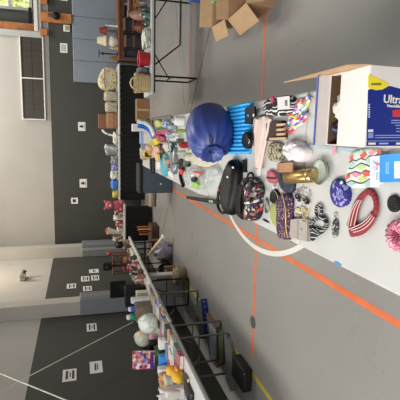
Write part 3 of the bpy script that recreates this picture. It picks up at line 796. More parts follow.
# sunglasses
t = thing('sunglasses', 'dark sunglasses with pale frame above the taupe purse', 'sunglasses', tp(301, 198))
LEN = mat((34, 34, 40), .08, var=0)
for px in ([(294.5, 195), (296.5, 193), (300, 197), (301, 202.5), (297.5, 201)], [(302, 198.5), (305, 197.5), (309, 201), (309, 205), (304.5, 204)]):
    obj('lens', dome(outl(px, .012), Z0+.010, .008), LEN, t, True)
obj('frame', tube(smooth_path([tp(294, 192.5, .012), tp(299, 193.5, .017), tp(304, 195.5, .017), tp(309.5, 199, .012)]), .0028, 6), mat((120, 116, 112), .3, .4), t, True)
obj('temple', tube(smooth_path([tp(294, 192.5, .012), tp(298, 189, .006), tp(307, 188, .004)]), .0024, 6), mat((170, 166, 160), .3, .4), t, True)
obj('temple', tube(smooth_path([tp(309.5, 199, .012), tp(310.5, 193, .006), tp(309, 189.5, .004)]), .0024, 6), mat((170, 166, 160), .3, .4), t, True)
# gold jewellery
GO = mat((206, 184, 120), .3, .7, var=.1)
t = thing('gold_necklace', 'tangle of thin gold necklaces between sunglasses and taupe purse', 'necklace', tp(301, 212))
for i, px in enumerate(([(295, 209), (298, 207), (301, 211), (299, 216), (296, 214)], [(300, 208), (304, 207), (307, 210), (306, 215), (302, 213)], [(296, 211), (302, 209), (308, 213), (309, 208)], [(303, 212), (304, 218), (307, 217), (308, 214)])):
    obj('chain', tube(smooth_path([tp(x, y, .004+.003*i) for x, y in px]), .0028, 6), GO, t, True)
# purple floral scarf with gold cord
t = thing('purple_scarf', 'dark purple scarf with gold dots and a gold cord hanging towards table edge', 'scarf', tp(287, 216))
PF = pat('cells', [(52, 28, 74), (44, 24, 62), (48, 26, 70), (190, 150, 110), (58, 32, 82), (84, 48, 86), (46, 26, 66), (50, 28, 72), (54, 30, 76)], 170)
obj('cloth', dome(outl([(280, 195.5), (287, 193), (294.5, 194), (294.5, 215), (293, 239.5), (286, 239.5), (280, 237), (279.5, 215)]), Z0+.001, .03, 1, rough=.3, sc=25), PF, t, True)
obj('cord', tube(smooth_path([tp(282, 194, .034), tp(285, 204, .035), tp(286, 215, .036), tp(285.5, 226, .036), tp(288, 238, .03)]), .0035, 6), mat((212, 178, 110), .4, .3), t, True)
# olive pouch
t = thing('olive_pouch', 'olive green oval pouch with a black top beside purple scarf', 'pouch', tp(273, 208))
obj('body', dome(outl([(270, 203), (278.5, 202), (279, 215), (279, 227.5), (274, 226), (270.5, 218)], .011), Z0, .02), mat((160, 166, 92), .7, var=.06, bump=.2, scale=60), t, True)
obj('flap', dome(outl([(272, 190), (276, 189), (279, 196), (279, 203), (270.5, 203.5), (270, 196)], .013), Z0, .024), BLACK, t, True)
obj('strap', tube(smooth_path([tp(273, 190, .02), tp(277, 193, .028), tp(278.5, 202, .026), tp(278, 212, .022)]), .002, 6), mat((205, 190, 140), .4), t, True)
# pink cosmetics case
t = thing('cosmetics_case', 'small pink and black cosmetics case behind the olive pouch', 'case', tp(271, 177))
obj('shell', dome(outl([(267, 171), (272, 169.5), (277, 174), (277, 183), (271, 184), (267, 180)], .012), Z0, .022), mat((176, 84, 100), .5, var=.15), t, True)
obj('band', tube([tp(266.5, 177.5, .021), tp(271, 178, .025), tp(276, 178.5, .021)], .004, 6, .5), BLACK, t, True)
obj('catch', mv(blob((0, 0, 0), .007, .007, .006, rough=0, nu=8, nv=6), tp(277, 187, .007)), PAPER, t, True)
one('grey_bracelet', tube(smooth_path([tp(266, 197, .006), tp(268.5, 203, .007), tp(268, 212, .006), tp(265.5, 213, .006), tp(265, 204, .006)], True), .005, 6, 1, True), mat((120, 122, 112), .4, .4), 'oval grey bracelet left of the olive pouch', 'bracelet')
one('jewelry_tag', mv(blob((0, 0, 0), .012, .016, .008, rough=.1), tp(274, 187.5, .008)), mat((200, 214, 220), .4, var=.1), 'small pale blue trinket between pink case and olive pouch', 'trinket')
t = thing('black_pen', 'short black pen lying alone near the table edge', 'pen', tp(266, 221))
obj('barrel', tube([tp(263, 219.5, .005), tp(267, 221.8, .005)], .0045, 8), BLACK, t, True)
obj('tip', tube([tp(267, 221.8, .005), tp(269.5, 223.2, .005)], [.0042, .0012], 8), BLACKM, t, True)
# pale strip of plastic film, pink tag, blue tape
one('plastic_sleeve', sheet(tp(284, 145), tp(352, 152), tp(358, 148.5), tp(287, 142.5), 24, 2, lambda u, v: .002 + .004*abs(math.sin(u*17)), .002), mat((186, 204, 212), .15, var=.1, alpha=.8), 'long narrow pale blue plastic sleeve beside white satin cap', 'plastic sleeve')
one('pink_tag', prism(outl([(333, 147), (337, 146.5), (336, 155), (334.5, 156), (333, 153)], .008), Z0+.012, Z0+.013), mat((232, 150, 178), .5), 'small pink paper tag between plastic sleeve and glass dish', 'tag', None, False)
a = [at(334, 261.5, T+.001), at(337, 262, T+.001), at(342, 265.5, T+.001), at(340, 266.5, T+.001), at(335, 263.8, T+.001)]
one('blue_tape', prism([(p.x+.002, p.y) for p in a], T+.001, T+.002), mat((66, 140, 220), .5), 'small strip of blue tape on the white table edge', 'tape', None, False)

# printed carton
BX0, BX1, BY0, BY1, BZ = -.022, .202, 1.022, 1.222, 1.02
t = thing('humidifier_carton', 'large open white and blue printed carton on the near table', 'carton', ((BX0+BX1)/2, (BY0+BY1)/2, Z0))
CW = mat((226, 221, 216), .5, var=.02); CB = mat((16, 40, 132), .45, var=.05, scale=3, spec=.3)
obj('body', join(box(BX0, BX1, BY0, BY0+.004, Z0, BZ), box(BX0, BX1, BY1-.004, BY1, Z0, BZ), box(BX0, BX0+.004, BY0+.004, BY1-.004, Z0, BZ), box(BX1-.004, BX1, BY0+.004, BY1-.004, Z0, BZ), box(BX0+.004, BX1-.004, BY0+.004, BY1-.004, Z0, Z0+.004)), CW, t)
# front panel print: axes of the sideways lettering: reading direction is down (-z), letter tops point to +x
def fp(x, y): # photo pixel on the front panel
    q = atY(x, y, BY0); return q
par = None
def fpoly(px, k, m, nm='print'):
    pts = [fp(x, y) for x, y in px]; n = len(pts)
    V = [Vector((p.x, BY0-.0006-k*.0004, p.z)) for p in pts] + [Vector((p.x, BY0-.0002, p.z)) for p in pts]
    F = [tuple(range(n)), tuple(range(2*n-1, n-1, -1))] + [(i, n+i, n+(i+1) % n, (i+1) % n) for i in range(n)]
    return obj(nm, (V, F), m, par or t)
ln = fp(368, 147); rn = fp(370, 66)
par = fpoly([(367.8, 90), (374, 88), (390, 86), (401, 89), (420, 100), (420, 147), (366.3, 147)], 0, CB, 'blue_panel')
arc = [(368.3, 74)] + [(368.3 + 20.5*k/6, 74 + 9.5*k/6) for k in range(1, 7)] + [(387, 87), (382, 89.5), (376, 90.2), (371, 89), (367.9, 87)]
fpoly(arc, 1, mat((236, 220, 40), .4, var=.03), 'yellow_corner')
fpoly([(371, 83.2), (381, 83), (381, 85.2), (371, 85.4)], 2, mat((120, 112, 40), .5), 'print')
fpoly([(392.5, 110), (420, 109), (420, 116.5), (392.5, 117)], 1, mat((200, 36, 48), .4), 'red_patch')
fpoly([(368, 129.5), (373, 129.3), (373, 132), (368, 132.2)], 1, PAPER); fpoly([(368, 133), (373, 132.9), (373, 138), (368, 138.2)], 1, mat((130, 150, 205), .5))
for k, (x0, x1, y) in enumerate(((391, 420, 120), (391, 420, 122.5), (395, 420, 125), (396, 420, 128), (396, 420, 131), (375, 420, 135), (375, 420, 137.2))):
    fpoly([(x0, y), (x1, y-.2), (x1, y+.7), (x0, y+.8)], 1, mat((150, 165, 215), .5))
fpoly([(366.5, 140.6), (420, 140.2), (420, 141), (366.5, 141.4)], 1, mat((120, 140, 205), .5))
fpoly([(366.6, 146), (420, 145.8), (420, 147), (366.4, 147.2)], 1, PAPER)
fpoly([(368.2, 142.6), (375.5, 142.5), (375.5, 144.6), (368.2, 144.7)], 1, PAPER); fpoly([(379, 142.8), (388, 142.7), (388, 144.2), (379, 144.3)], 1, mat((170, 180, 225), .5)); fpoly([(396, 142.6), (405, 142.5), (405, 144.4), (396, 144.5)], 1, PAPER)
for k in range(6): fpoly([(368.4, 104+2.4*k), (369.8, 104+2.4*k), (369.6, 105.6+2.4*k), (368.2, 105.6+2.4*k)], 1, mat((200, 208, 235), .5))
def tmat(px, py):
    q = fp(px, py)
    # text x -> world -z, text y -> world +x, text normal -> world -y
    return Matrix(((0, 1, 0, q.x), (0, 0, -1, BY0-.0022), (-1, 0, 0, q.z), (0, 0, 0, 1)))
text('lettering', 'Ultra', .0315, tmat(382.6, 102.6), PAPER, par)
text('lettering', 'Humidifier', .0115, tmat(386.5, 107), PAPER, par)
# inside and flaps
obj('shaded_kraft_lining', join(box(BX0+.0045, BX1-.0045, BY1-.006, BY1-.0045, Z0+.005, BZ-.001), box(BX0+.0045, BX0+.006, BY0+.006, BY1-.007, Z0+.005, BZ-.012), box(BX1-.006, BX1-.0045, BY0+.006, BY1-.007, Z0+.005, BZ-.012)), mat((96, 72, 50), .9, var=.1), t)  # inner kraft faces, coloured darker to carry the shade inside the carton
KR = mat((170, 138, 106), .8, var=.06)
obj('inner_flap', sheet((BX0, BY0+.001, BZ), (BX1, BY0+.001, BZ), (BX1-.004, BY0+.142, BZ-.004), (BX0+.002, BY0+.142, BZ-.004), 4, 4, lambda u, v: .004*math.sin(v*3), .003), CW, t)
V = [Vector((BX0, BY1, BZ)), Vector((BX1, BY1, BZ)), Vector((BX1-.004, BY1+.012, BZ+.034)), Vector((BX0, BY1+.012, BZ+.034))]
V2 = [v + Vector((0, .004, .001)) for v in V]
obj('back_flap', (V+V2, [(0,1,2,3),(7,6,5,4),(0,4,5,1),(1,5,6,2),(2,6,7,3),(3,7,4,0)]), mat((206, 196, 192), .5, var=.03), t)
obj('blue_edge', box(BX0, BX1-.004, BY1+.010, BY1+.018, BZ+.0355, BZ+.0385), mat((70, 92, 160), .5), t)
f0, f1 = at(284, 83, 1.075), at(347, 66, 1.045)
V = [Vector((BX1-.001, BY0, BZ)), Vector((BX1-.001, BY1, BZ)), f0, f1]
V2 = [v + Vector((.004, 0, .001)) for v in V]
obj('side_flap', (V+V2, [(0,1,2,3),(7,6,5,4),(0,4,5,1),(1,5,6,2),(2,6,7,3),(3,7,4,0)]), KR, t)
obj('white_wrap', mv(blob((0, 0, 0), .04, .03, .04, rough=.2, seed=2), (BX0+.12, BY1-.04, BZ-.045)), mat((216, 212, 200), .6), t, True)
one('hair_brush', along(lathe([(.01, 0), (.022, .02), (.026, .06), (.022, .1), (.008, .12)], 14), (BX0+.035, BY1-.03, BZ-.115), (BX0+.09, BY1-.03, BZ+.2)), mat((22, 28, 60), .4), 'dark navy hairbrush sticking out of the open carton', 'brush')

# ================================================================== far end of the foreground tables
def rectY(x0, x1, y0, y1, Y):
    xm, ym = (x0+x1)/2, (y0+y1)/2
    return atY(xm, y1, Y).x, atY(xm, y0, Y).x, atY(x1, ym, Y).z, atY(x0, ym, Y).z
def base(x, y): return at(x, y, Z0)
def hgt(p, xtop, y): # height reached by photo row xtop above point p
    return atY(xtop, y, p.y).z - p.z
def wid(p, px): return px * math.sqrt(p.x**2 + p.y**2 + (CAMZ-p.z)**2) / FPX
G4 = 'toys and bottles at the far end of the foreground tables'
def jar(name, x, y, xt, wpx, m, label, cat, cap=None, body=None, group=G4):
    p = base(x, y); h = hgt(p, xt, y); r = wid(p, wpx)/2
    t = thing(name, label, cat, p, group)
    prof = body or [(.85, 0), (1, .03), (1, .68), (.8, .8), (.4, .86), (.4, .9)]
    bb = obj('bottle_body', mv(lathe([(r*a, h*b_) for a, b_ in prof], 14), p), m, t, True)
    obj('bottle_cap', mv(lathe([(r*.48, h*.901), (r*.5, h*.92), (r*.46, h)], 12), p), cap or PAPER, bb, True)
    return t
def carton(name, x, y, xt, wpx, depth, m, label, cat, group=G4, rz=0, lid=None):
    p = base(x, y); h = hgt(p, xt, y); w = wid(p, wpx)
    t = thing(name, label, cat, p, group)
    obj('box_body', bxc(p, w, depth, h*.8, .004, rz), m, t)
    obj('box_lid', bxc(p + Vector((0, 0, h*.8+.0005)), w*1.03, depth*1.03, h*.2, .004, rz), lid or m, t)
    return t
def lump(name, px, h, m, label, cat, rough=.3, group=G4, lift=0, sc=18, seed=0):
    return one(name, dome(outl(px, lift+h*.5), Z0+lift, h, rough=rough, sc=sc, seed=seed), m, label, cat, group)
carton('white_milk_carton', 149, 128, 132, 7, .10, PAPER, 'white carton at the far right corner of the foreground tables', 'carton')
carton('labelled_box', 154, 138, 140, 11, .1, PAPER, 'white box with blue print in front of white carton', 'box', lid=mat((150, 170, 215), .6, var=.2, scale=60))
p = base(156, 130)
t = thing('blue_scoop', 'bright blue curved plastic chute toy with a white inside', 'toy', p, G4)
pts = smooth_path([atY(138, 124.5, p.y-.1), atY(146, 126, p.y-.1), atY(152, 131, p.y-.1), atY(155, 139, p.y-.1)])
obj('channel', tube(pts, .045, 10), mat((30, 104, 200), .35), t, True)
obj('liner', tube([q + Vector((.045, -.03, .015)) for q in pts], .032, 10), mat((226, 230, 232), .4), t, True)
lump('yellow_cloth', [(151, 138), (158, 137), (159, 145), (153, 147), (150, 143)], .06, mat((214, 200, 60), .8), 'crumpled yellow cloth below the blue chute', 'cloth')
# tray with contents
p0, p1, p2, p3 = base(153, 119), base(173, 116.5), base(174, 129), base(155, 131)
t = thing('grey_tray', 'grey rectangular tray holding small parcels at the table edge', 'tray', (p0+p2)/2, G4)
GY = mat((128, 126, 122), .5, var=.06)
obj('tray_floor', prism([p0, p1, p2, p3], Z0, Z0+.006), GY, t)
for a, b2 in ((p0, p1), (p1, p2), (p2, p3), (p3, p0)):
    obj('tray_side', tube([a + Vector((0, 0, .025)), b2 + Vector((0, 0, .025))], .018, 4), GY, t)
def inpx(name, px, h, m, label, cat, lift=.0): return lump(name, px, h, m, label, cat, .2, 'parcels in the grey tray', lift)
inpx('yellow_parcel', [(155, 120.5), (160.5, 119.5), (161, 127), (156, 128)], .05, mat((196, 200, 110), .6), 'pale yellow-green parcel in the grey tray', 'parcel', .007)
inpx('blue_parcel', [(162, 121), (168.5, 120), (169, 127.5), (162.5, 128)], .05, pat('blotch', [(40, 60, 90), (90, 140, 190), (210, 220, 225), (24, 28, 36)], 30), 'blue and white patterned parcel in the grey tray', 'parcel', .007)
lump('magenta_tray', [(156, 131.5), (170, 130.5), (170.5, 134), (158, 135.5)], .03, mat((206, 44, 110), .5), 'narrow magenta plastic tray beside the grey tray', 'tray')
lump('pink_toys', [(157, 136), (165, 135.5), (167, 141), (160, 143)], .06, pat('cells', [(190, 40, 90), (60, 40, 50), (220, 120, 150), (90, 60, 70)], 40), 'heap of small pink and dark toy pieces beside magenta tray', 'toys')
# doll
p = base(166, 156)
t = thing('toy_doll', 'toy doll with blonde hair, pale dress and dark trousers lying on the table', 'doll', p, G4)
obj('torso', dome(outl([(155, 146), (162, 146), (163, 156), (158, 160), (155, 154)], .03), Z0+.03, .05), mat((222, 176, 150), .7), t, True)
obj('hair', dome(outl([(157, 153), (161, 153), (160, 163), (157.5, 160)], .075), Z0+.082, .03), mat((226, 190, 110), .6), t, True)
obj('head', mv(blob((0, 0, 0), .045, .045, .045, rough=.02), base(158, 148)+Vector((0, 0, .13))), mat((224, 178, 152), .6), t, True)
for s in (0, 1): obj('leg', tube(smooth_path([tp(154-s*3, 158, .04), tp(153.5-s*2.5, 166, .04), tp(154-s*2, 173, .04)]), .022, 8), mat((28, 28, 38), .7), t, True)
lump('yellow_toy', [(145.5, 150), (148.5, 149), (149, 158), (146, 160)], .08, mat((206, 176, 70), .6), 'mustard yellow soft toy at the far end of the table', 'toy')
lump('beige_toys', [(141, 147), (145, 146), (145, 160), (142, 160)], .08, mat((170, 164, 140), .7), 'beige plush heap at the far left end of the table', 'toy')
lump('teal_sock', [(160, 155), (166, 152.5), (167.5, 160), (167, 170), (165, 178), (162, 174), (161, 164)], .05, mat((92, 172, 186), .7), 'long teal stocking in front of the slate hamper', 'stocking')
lump('white_envelope', [(154, 161), (160, 160.5), (160.5, 169), (155, 170)], .012, PAPER, 'white envelope beside the teal stocking', 'envelope', 0)
lump('white_board', [(167, 172), (171, 170), (175, 179), (169.5, 177)], .012, PAPER, 'white card at the left table edge beside teal stocking', 'card', 0)
lump('silver_box', [(171, 146), (176, 146), (176, 175), (171.5, 173)], .05, mat((140, 144, 146), .3, .5), 'long narrow silver-grey case lying lengthwise', 'case', 0)
carton('check_box', 176, 147, 169, 10, .08, pat('cells', [(40, 60, 58), (200, 205, 200), (30, 44, 44), (50, 70, 66)], 45), 'dark green and white checked box beside the red can', 'box')
jar('white_canister', 184, 121, 172, 9, PAPER, 'white plastic canister at the right table edge', 'canister', mat((206, 204, 196), .5))
jar('green_bottle', 188, 131, 176, 3.6, mat((132, 172, 60), .35), 'slim green bottle in front of the white canister', 'bottle', mat((120, 160, 50), .4))
jar('red_can', 190, 145, 179, 6.5, mat((162, 34, 38), .35), 'dark red can beside the checked box', 'can', mat((60, 30, 30), .5), [(.95, 0), (1, .02), (1, .82), (.95, .86), (.7, .9)])
jar('silver_cup', 178, 135, 166, 7, mat((176, 188, 198), .3, .3), 'pale silver-blue cup behind the green bottle', 'cup', mat((214, 218, 222), .4))
jar('cream_jar', 194, 157, 183, 8, mat((208, 204, 186), .5), 'cream jar left of the navy sack', 'jar', mat((190, 186, 168), .5))
jar('glass_jar', 185, 153, 176, 5, mat((180, 190, 170), .2), 'small pale green jar behind the pruning shears', 'jar', mat((150, 150, 140), .5))
lump('crumpled_paper', [(170, 134), (177, 133), (179, 140), (171, 142)], .04, PAPER, 'crumpled white paper behind the checked box', 'paper', .5)
lump('pale_wrapping', [(163, 142), (169, 142), (170, 152), (165, 152)], .05, mat((205, 198, 192), .7), 'pale wrapping paper between doll and checked box', 'paper', .5, seed=3)

# more small goods packed between them
more = [
 ('carton', 'tea_box', 151, 122, 145, 5, (96, 110, 80), 'olive tea box behind the grey tray', 'box'),
 ('jar', 'spice_jar', 152, 134.5, 143, 4, (70, 60, 50), 'dark brown spice jar behind the blue chute', 'jar'),
 ('carton', 'puzzle_box', 148, 146, 141, 6, (140, 150, 175), 'pale blue puzzle box at the far end of the table', 'box'),
 ('jar', 'paint_bottle', 153, 152, 146, 3.5, (206, 170, 60), 'yellow paint bottle behind the doll', 'bottle'),
 ('carton', 'black_tin', 151, 154.5, 145, 5, (30, 30, 34), 'black tin behind the doll legs', 'tin'),
 ('carton', 'card_game', 172, 138, 167, 5, (150, 160, 170), 'grey card game box next to crumpled paper', 'game'),
 ('jar', 'lotion_bottle', 176, 127, 166, 4.5, (186, 196, 206), 'pale blue lotion bottle beside the grey tray', 'bottle'),
 ('jar', 'glue_bottle', 180, 134, 171, 3.5, (214, 210, 200), 'small white glue bottle behind the green bottle', 'bottle'),
 ('carton', 'soap_box', 183, 141, 177, 5, (70, 84, 70), 'dark green soap box behind the red can', 'box'),
 ('jar', 'cocoa_tin', 196, 150, 188, 5, (205, 196, 170), 'pale cocoa tin tucked beside the cream jar', 'tin'),
 ('carton', 'pencil_case', 189, 163, 184, 7, (96, 100, 96), 'grey pencil case in front of the cream jar', 'pencil case'),
 ('jar', 'hair_spray', 182, 164, 172, 3.5, (120, 124, 126), 'slim grey spray can behind the pruning shears', 'can'),
 ('carton', 'sewing_kit', 169, 161, 164, 5, (190, 170, 150), 'beige sewing kit between stocking and silver case', 'sewing kit'),
 ('carton', 'red_matchbox', 171, 166, 168, 4, (170, 60, 60), 'small red matchbox between stocking and silver case', 'matchbox'),
 ('carton', 'photo_frame', 166, 147, 159, 5, (90, 70, 56), 'brown photo frame behind the pale wrapping paper', 'frame'),
 ('jar', 'pink_shampoo', 163, 136, 154, 4, (200, 90, 130), 'pink shampoo bottle beside the magenta tray', 'bottle'),
]
for kind, nm, x, y, xt, w, c_, lb, ct in more:
    if kind == 'jar': jar(nm, x, y, xt, w, mat(c_, .4, var=.15), lb, ct, mat(tuple(int(v*.8) for v in c_), .5))
    else: carton(nm, x, y, xt, w, .07, mat(c_, .5, var=.25, scale=40), lb, ct, G4, random.uniform(-.5, .5))
# slate hamper on the floor beyond the tables
x0, x1 = -1.16, -.58
t = thing('slate_hamper', 'large slate-blue fabric hamper with black rim standing past the tables', 'hamper', ((x0+x1)/2, 8.4, 0))
obj('fabric_body', bxc(((x0+x1)/2, 8.45, .001), x1-x0, .42, .60, .04, 0, 3), mat((72, 86, 96), .8, var=.1, bump=.2), t, True)
obj('black_rim', bxc(((x0+x1)/2, 8.45, .602), x1-x0+.02, .44, .075, .03, 0, 2), mat((24, 26, 30), .7, bump=.5, scale=30), t, True)
p = atY(161, 184, 8.22); obj('eyelet', mv(blob((0, 0, 0), .02, .012, .02, rough=0, nu=10, nv=6), (p.x, 8.236, p.z)), PAPER, t, True)

# ================================================================== far row
YF = 12.15
GF = 'things on the far row of tables'
def fbox(name, x0, x1, y0, y1, d, m, label, cat, Y=YF, bev=.02, z0=Z0, group=GF, sm=True):
    a, b2, _, z1 = rectY(x0, x1, y0, y1, Y)
    return one(name, box(a, b2, Y-d/2, Y+d/2, z0, z1, bev, 2), m, label, cat, group, sm)
def fblob(name, x0, x1, y0, y1, d, m, label, cat, Y=YF, rough=.15, z0=Z0, group=GF, e=.6, seed=0):
    a, b2, _, z1 = rectY(x0, x1, y0, y1, Y)
    return one(name, blob(((a+b2)/2, Y, (z0+z1)/2), (b2-a)/2, d/2, (z1-z0)/2, e, rough, seed=seed, zmin=z0), m, label, cat, group)
# wooden side table with lamps (right of the far tables)
a, b2, z0_, z1_ = rectY(117, 121, 18, 61, 11.9)
t = thing('wooden_console', 'brown wooden console table carrying the lamps', 'table', ((a+b2)/2, 11.9, 0))
a = max(a, 1.93)
CWD = mat((112, 70, 42), .55, var=.25, scale=6)
obj('console_top', box(a, b2+.5, 11.7, 12.3, .70, .75, .006), CWD, t)
for x in (a+.05, b2+.4):
    for y in (11.75, 12.25): obj('leg', box(x-.03, x+.03, y-.03, y+.03, 0, .699), WOODD, t)
obj('apron', box(a+.09, b2+.36, 11.73, 11.76, .58, .699), WOODD, t)
one('shade_block', box(a+.12, b2+.30, 11.8, 12.2, .001, .56, .03, 2), mat((34, 38, 48), .7, var=.15), 'dark navy block added as shade under the wooden console', 'filler block')  # added block, its dark colour stands in for shade below the console
def lamp(x0, x1, y0, y1, xb, sm_, bm_, label, Y, shade, z0=.751):
    xm = atY((x0+x1)/2, (y0+y1)/2, Y).x; zt = atY(x0, (y0+y1)/2, Y).z; zb = atY(x1, (y0+y1)/2, Y).z
    r = abs(atY(x1, y0, Y).x - atY(x1, y1, Y).x)/2
    t = thing('table_lamp', label, 'lamp', (xm, Y, z0), 'table lamps on the console')
    obj('lamp_shade', mv(lathe([(r, 0), (r*.55, zt-zb), (r*.52, zt-zb), (r*.96, .0)], 18), (xm, Y, zb)), sm_, t, True)
    hb = zb - z0
    obj('lamp_base', mv(lathe([(q*hb, k*hb) for q, k in shade], 16), (xm, Y, z0)), bm_, t, True)
    return t
lamp(99.5, 107, 26, 35, 0, mat((120, 40, 44), .7), mat((110, 100, 84), .4, .3), 'small table lamp with a dark red shade', 11.95, [(.35, 0), (.35, .06), (.1, .14), (.12, .5), (.05, .9), (.04, 1.0)])
lamp(97, 106, 35, 46, 0, mat((214, 204, 170), .7), mat((214, 208, 192), .35), 'table lamp with cream shade and white ceramic body', 11.85, [(.3, 0), (.32, .08), (.45, .3), (.46, .55), (.3, .8), (.1, .92), (.05, 1.0)])
# figurines on the console
for i, (x0, x1, y0, y1, m, lb) in enumerate(((105, 118, 24.5, 27, PAPER, 'small white figurine behind the red-shaded lamp'), (109, 119, 46.5, 50, mat((200, 186, 150), .5), 'cream figurine beside the white ceramic lamp'),
                                           (108, 119, 55.5, 61, mat((150, 110, 60), .4, .3), 'brass figurine at the end of the console'))):
    Y = 11.85; a, b2, _, z1 = rectY(x0, x1, y0, y1, Y); w = b2-a; h = z1-.751; xm = (a+b2)/2
    t = thing('figurine', lb, 'figurine', (xm, Y, .751), 'figurines on the console')
    obj('pedestal', mv(lathe([(w*.5, 0), (w*.5, h*.08), (w*.35, h*.1)], 12), (xm, Y, .751)), m, t, True)
    obj('figure', mv(lathe([(w*.3, h*.1), (w*.42, h*.3), (w*.3, h*.55), (w*.34, h*.65), (w*.12, h*.74), (w*.22, h*.82), (w*.2, h*.92), (w*.05, h)], 12), (xm, Y, .751)), m, t, True)
p = atY(104, 53.5, 11.85)
t = thing('candlestick', 'dark iron candlestick with a cross bar on the console', 'candlestick', (p.x, 11.85, .751))
zt = atY(99, 53.5, 11.85).z
obj('stem', mv(lathe([(.06, 0), (.06, .015), (.012, .03), (.02, (zt-.75)*.5), (.01, zt-.751)], 10), (p.x, 11.85, .751)), BLACKM, t, True)
obj('cross_bar', tube([(p.x-.1, 11.85, zt), (p.x+.1, 11.85, zt)], .012, 8), BLACKM, t, True)
obj('drip_cup', mv(lathe([(.03, 0), (.045, .04), (.04, .045)], 10), (p.x, 11.85, zt-.12)), BLACKM, t, True)
# cushion, fabrics, bag
FLC = pat('blotch', [(176, 160, 124), (206, 196, 164), (200, 188, 154), (150, 126, 90)], 16)
t = thing('floral_cushion', 'cream floral embroidered cushion leaning on the far table', 'cushion', atY(117, 80, YF), GF)
a, b2, _, z1 = rectY(97, 116, 67, 90.5, YF)
prof = [(-.5, 0), (.5, 0), (.52, .62), (.18, .88), (-.25, 1.0), (-.53, .7)]
w = b2-a
V = [Vector(((a+b2)/2 + q*w, 0, (z1-Z0)*k)) for q, k in prof]
g = dome([(v.x, v.z) for v in V], 0, .16, 2, .15)
V2 = [Vector((v.x, YF+.05 - v.z, Z0 + v.y)) for v in g[0]]
lo = min(v.z for v in V2); V2 = [Vector((v.x, v.y, v.z - lo + Z0)) for v in V2]
obj('cushion_body', (V2, g[1]), FLC, t, True)
obj('trim_cord', tube([(a+.02, YF-.125, Z0+.33), ((a+b2)/2, YF-.14, Z0+.36), (b2-.02, YF-.125, Z0+.34)], .01, 6), mat((110, 90, 66), .7), t, True)
FAB = pat('zebra', [(196, 188, 160), (150, 140, 112), (206, 200, 176), (96, 92, 80)], 9)
for k, (y0, y1, x0) in enumerate(((91.5, 101.5, 104), (102, 112.5, 105))):
    fblob('patterned_fabric', x0, 117, y0, y1, .36, FAB, ['folded leaf-print fabric right against the floral cushion', 'folded leaf-print fabric right against the leather bag'][k], 'fabric', e=.45, seed=k, rough=.05)
a, b2, _, z1 = rectY(97.5, 116, 112.5, 128.5, YF)
t = thing('leather_bag', 'brown leather bag with a flap on the far table', 'bag', ((a+b2)/2, YF, Z0), GF)
LE = mat((146, 108, 74), .6, var=.1)
obj('bag_body', box(a, b2, YF-.1, YF+.1, Z0, Z0+(z1-Z0)*.55, .03, 2), LE, t, True)
obj('bag_back', mv(box(a, b2-.04, -.02, .02, 0, (z1-Z0)*.96, .012), (0, YF+.13, Z0)), mat((128, 88, 62), .6, var=.1), t)
obj('flap', box(a+.02, b2-.02, YF-.112, YF-.101, Z0+.12, Z0+(z1-Z0)*.5, .004), mat((158, 120, 84), .6, var=.1), t)
a, b2, _, z1 = rectY(100.5, 112, 129, 136, YF)
one('white_cloth', tube(smooth_path([(b2-.02, YF, z1-.05), ((a+b2)/2, YF-.02, z1-.1), (a+.04, YF-.03, z1-.22), (a+.0, YF-.04, Z0+.03)]), .028, 8), PAPER, 'white cloth hanging beside the leather bag', 'cloth', GF)
fblob('white_linens', 113, 118, 132, 144, .3, mat((214, 210, 200), .5), 'low heap of white linens on the far table', 'linens', seed=4)
fblob('silver_foil', 105.5, 114, 145, 155, .2, mat((168, 168, 170), .35, .4), 'crumpled silver foil balloon on the far table', 'balloon', rough=.35, seed=6, z0=Z0)
fblob('grey_bundle', 111, 118, 155.5, 164, .3, mat((150, 150, 152), .5, .2), 'grey and white bundle beside the foil balloon', 'bundle', rough=.3, seed=7)
fblob('lilac_bundle', 111.5, 118, 164.5, 170, .3, mat((140, 140, 205), .7), 'small lilac bundle on the far table', 'bundle', rough=.2, seed=8)
fblob('white_bundle', 110.5, 118, 170.5, 179, .3, mat((206, 206, 196), .7), 'cream paper bundle next to the blue bundle', 'bundle', rough=.25, seed=9)
fblob('blue_bundle', 111, 118, 179.5, 189.5, .3, mat((72, 122, 205), .6), 'bright blue bundle on the far table', 'bundle', rough=.2, seed=10)
fblob('yellow_bundle', 112.5, 118, 190, 197.5, .3, mat((192, 180, 80), .6), 'mustard yellow bundle at the end of the far table', 'bundle', rough=.2, seed=11)
# pink teddy on the cross table
YC = 10.8
p = atY(121, 205, YC)
t = thing('pink_teddy', 'pink plush teddy bear sitting on the cross table', 'teddy bear', (p.x, YC, Z0))
PK = mat((176, 88, 96), .9, var=.12, bump=.4, scale=60)
obj('plush_body', join(blob((p.x, YC, Z0+.13), .12, .1, .14, .9, .04, zmin=Z0), blob((p.x+.01, YC-.02, Z0+.34), .11, .1, .105, .95, .03), blob((p.x-.08, YC, Z0+.44), .04, .03, .04, .9, 0), blob((p.x+.1, YC, Z0+.44), .04, .03, .04, .9, 0),
                       blob((p.x-.09, YC-.12, Z0+.05), .05, .09, .05, .9, 0), blob((p.x+.09, YC-.12, Z0+.05), .05, .09, .05, .9, 0)), PK, t, True)
obj('muzzle', blob((p.x+.01, YC-.115, Z0+.315), .045, .035, .035, .9, 0), mat((214, 150, 140), .9), t, True)
for s in (-1, 1): obj('eye', blob((p.x+.01+s*.04, YC-.115, Z0+.37), .011, .008, .011, .9, 0, nu=8, nv=6), BLACK, t, True)
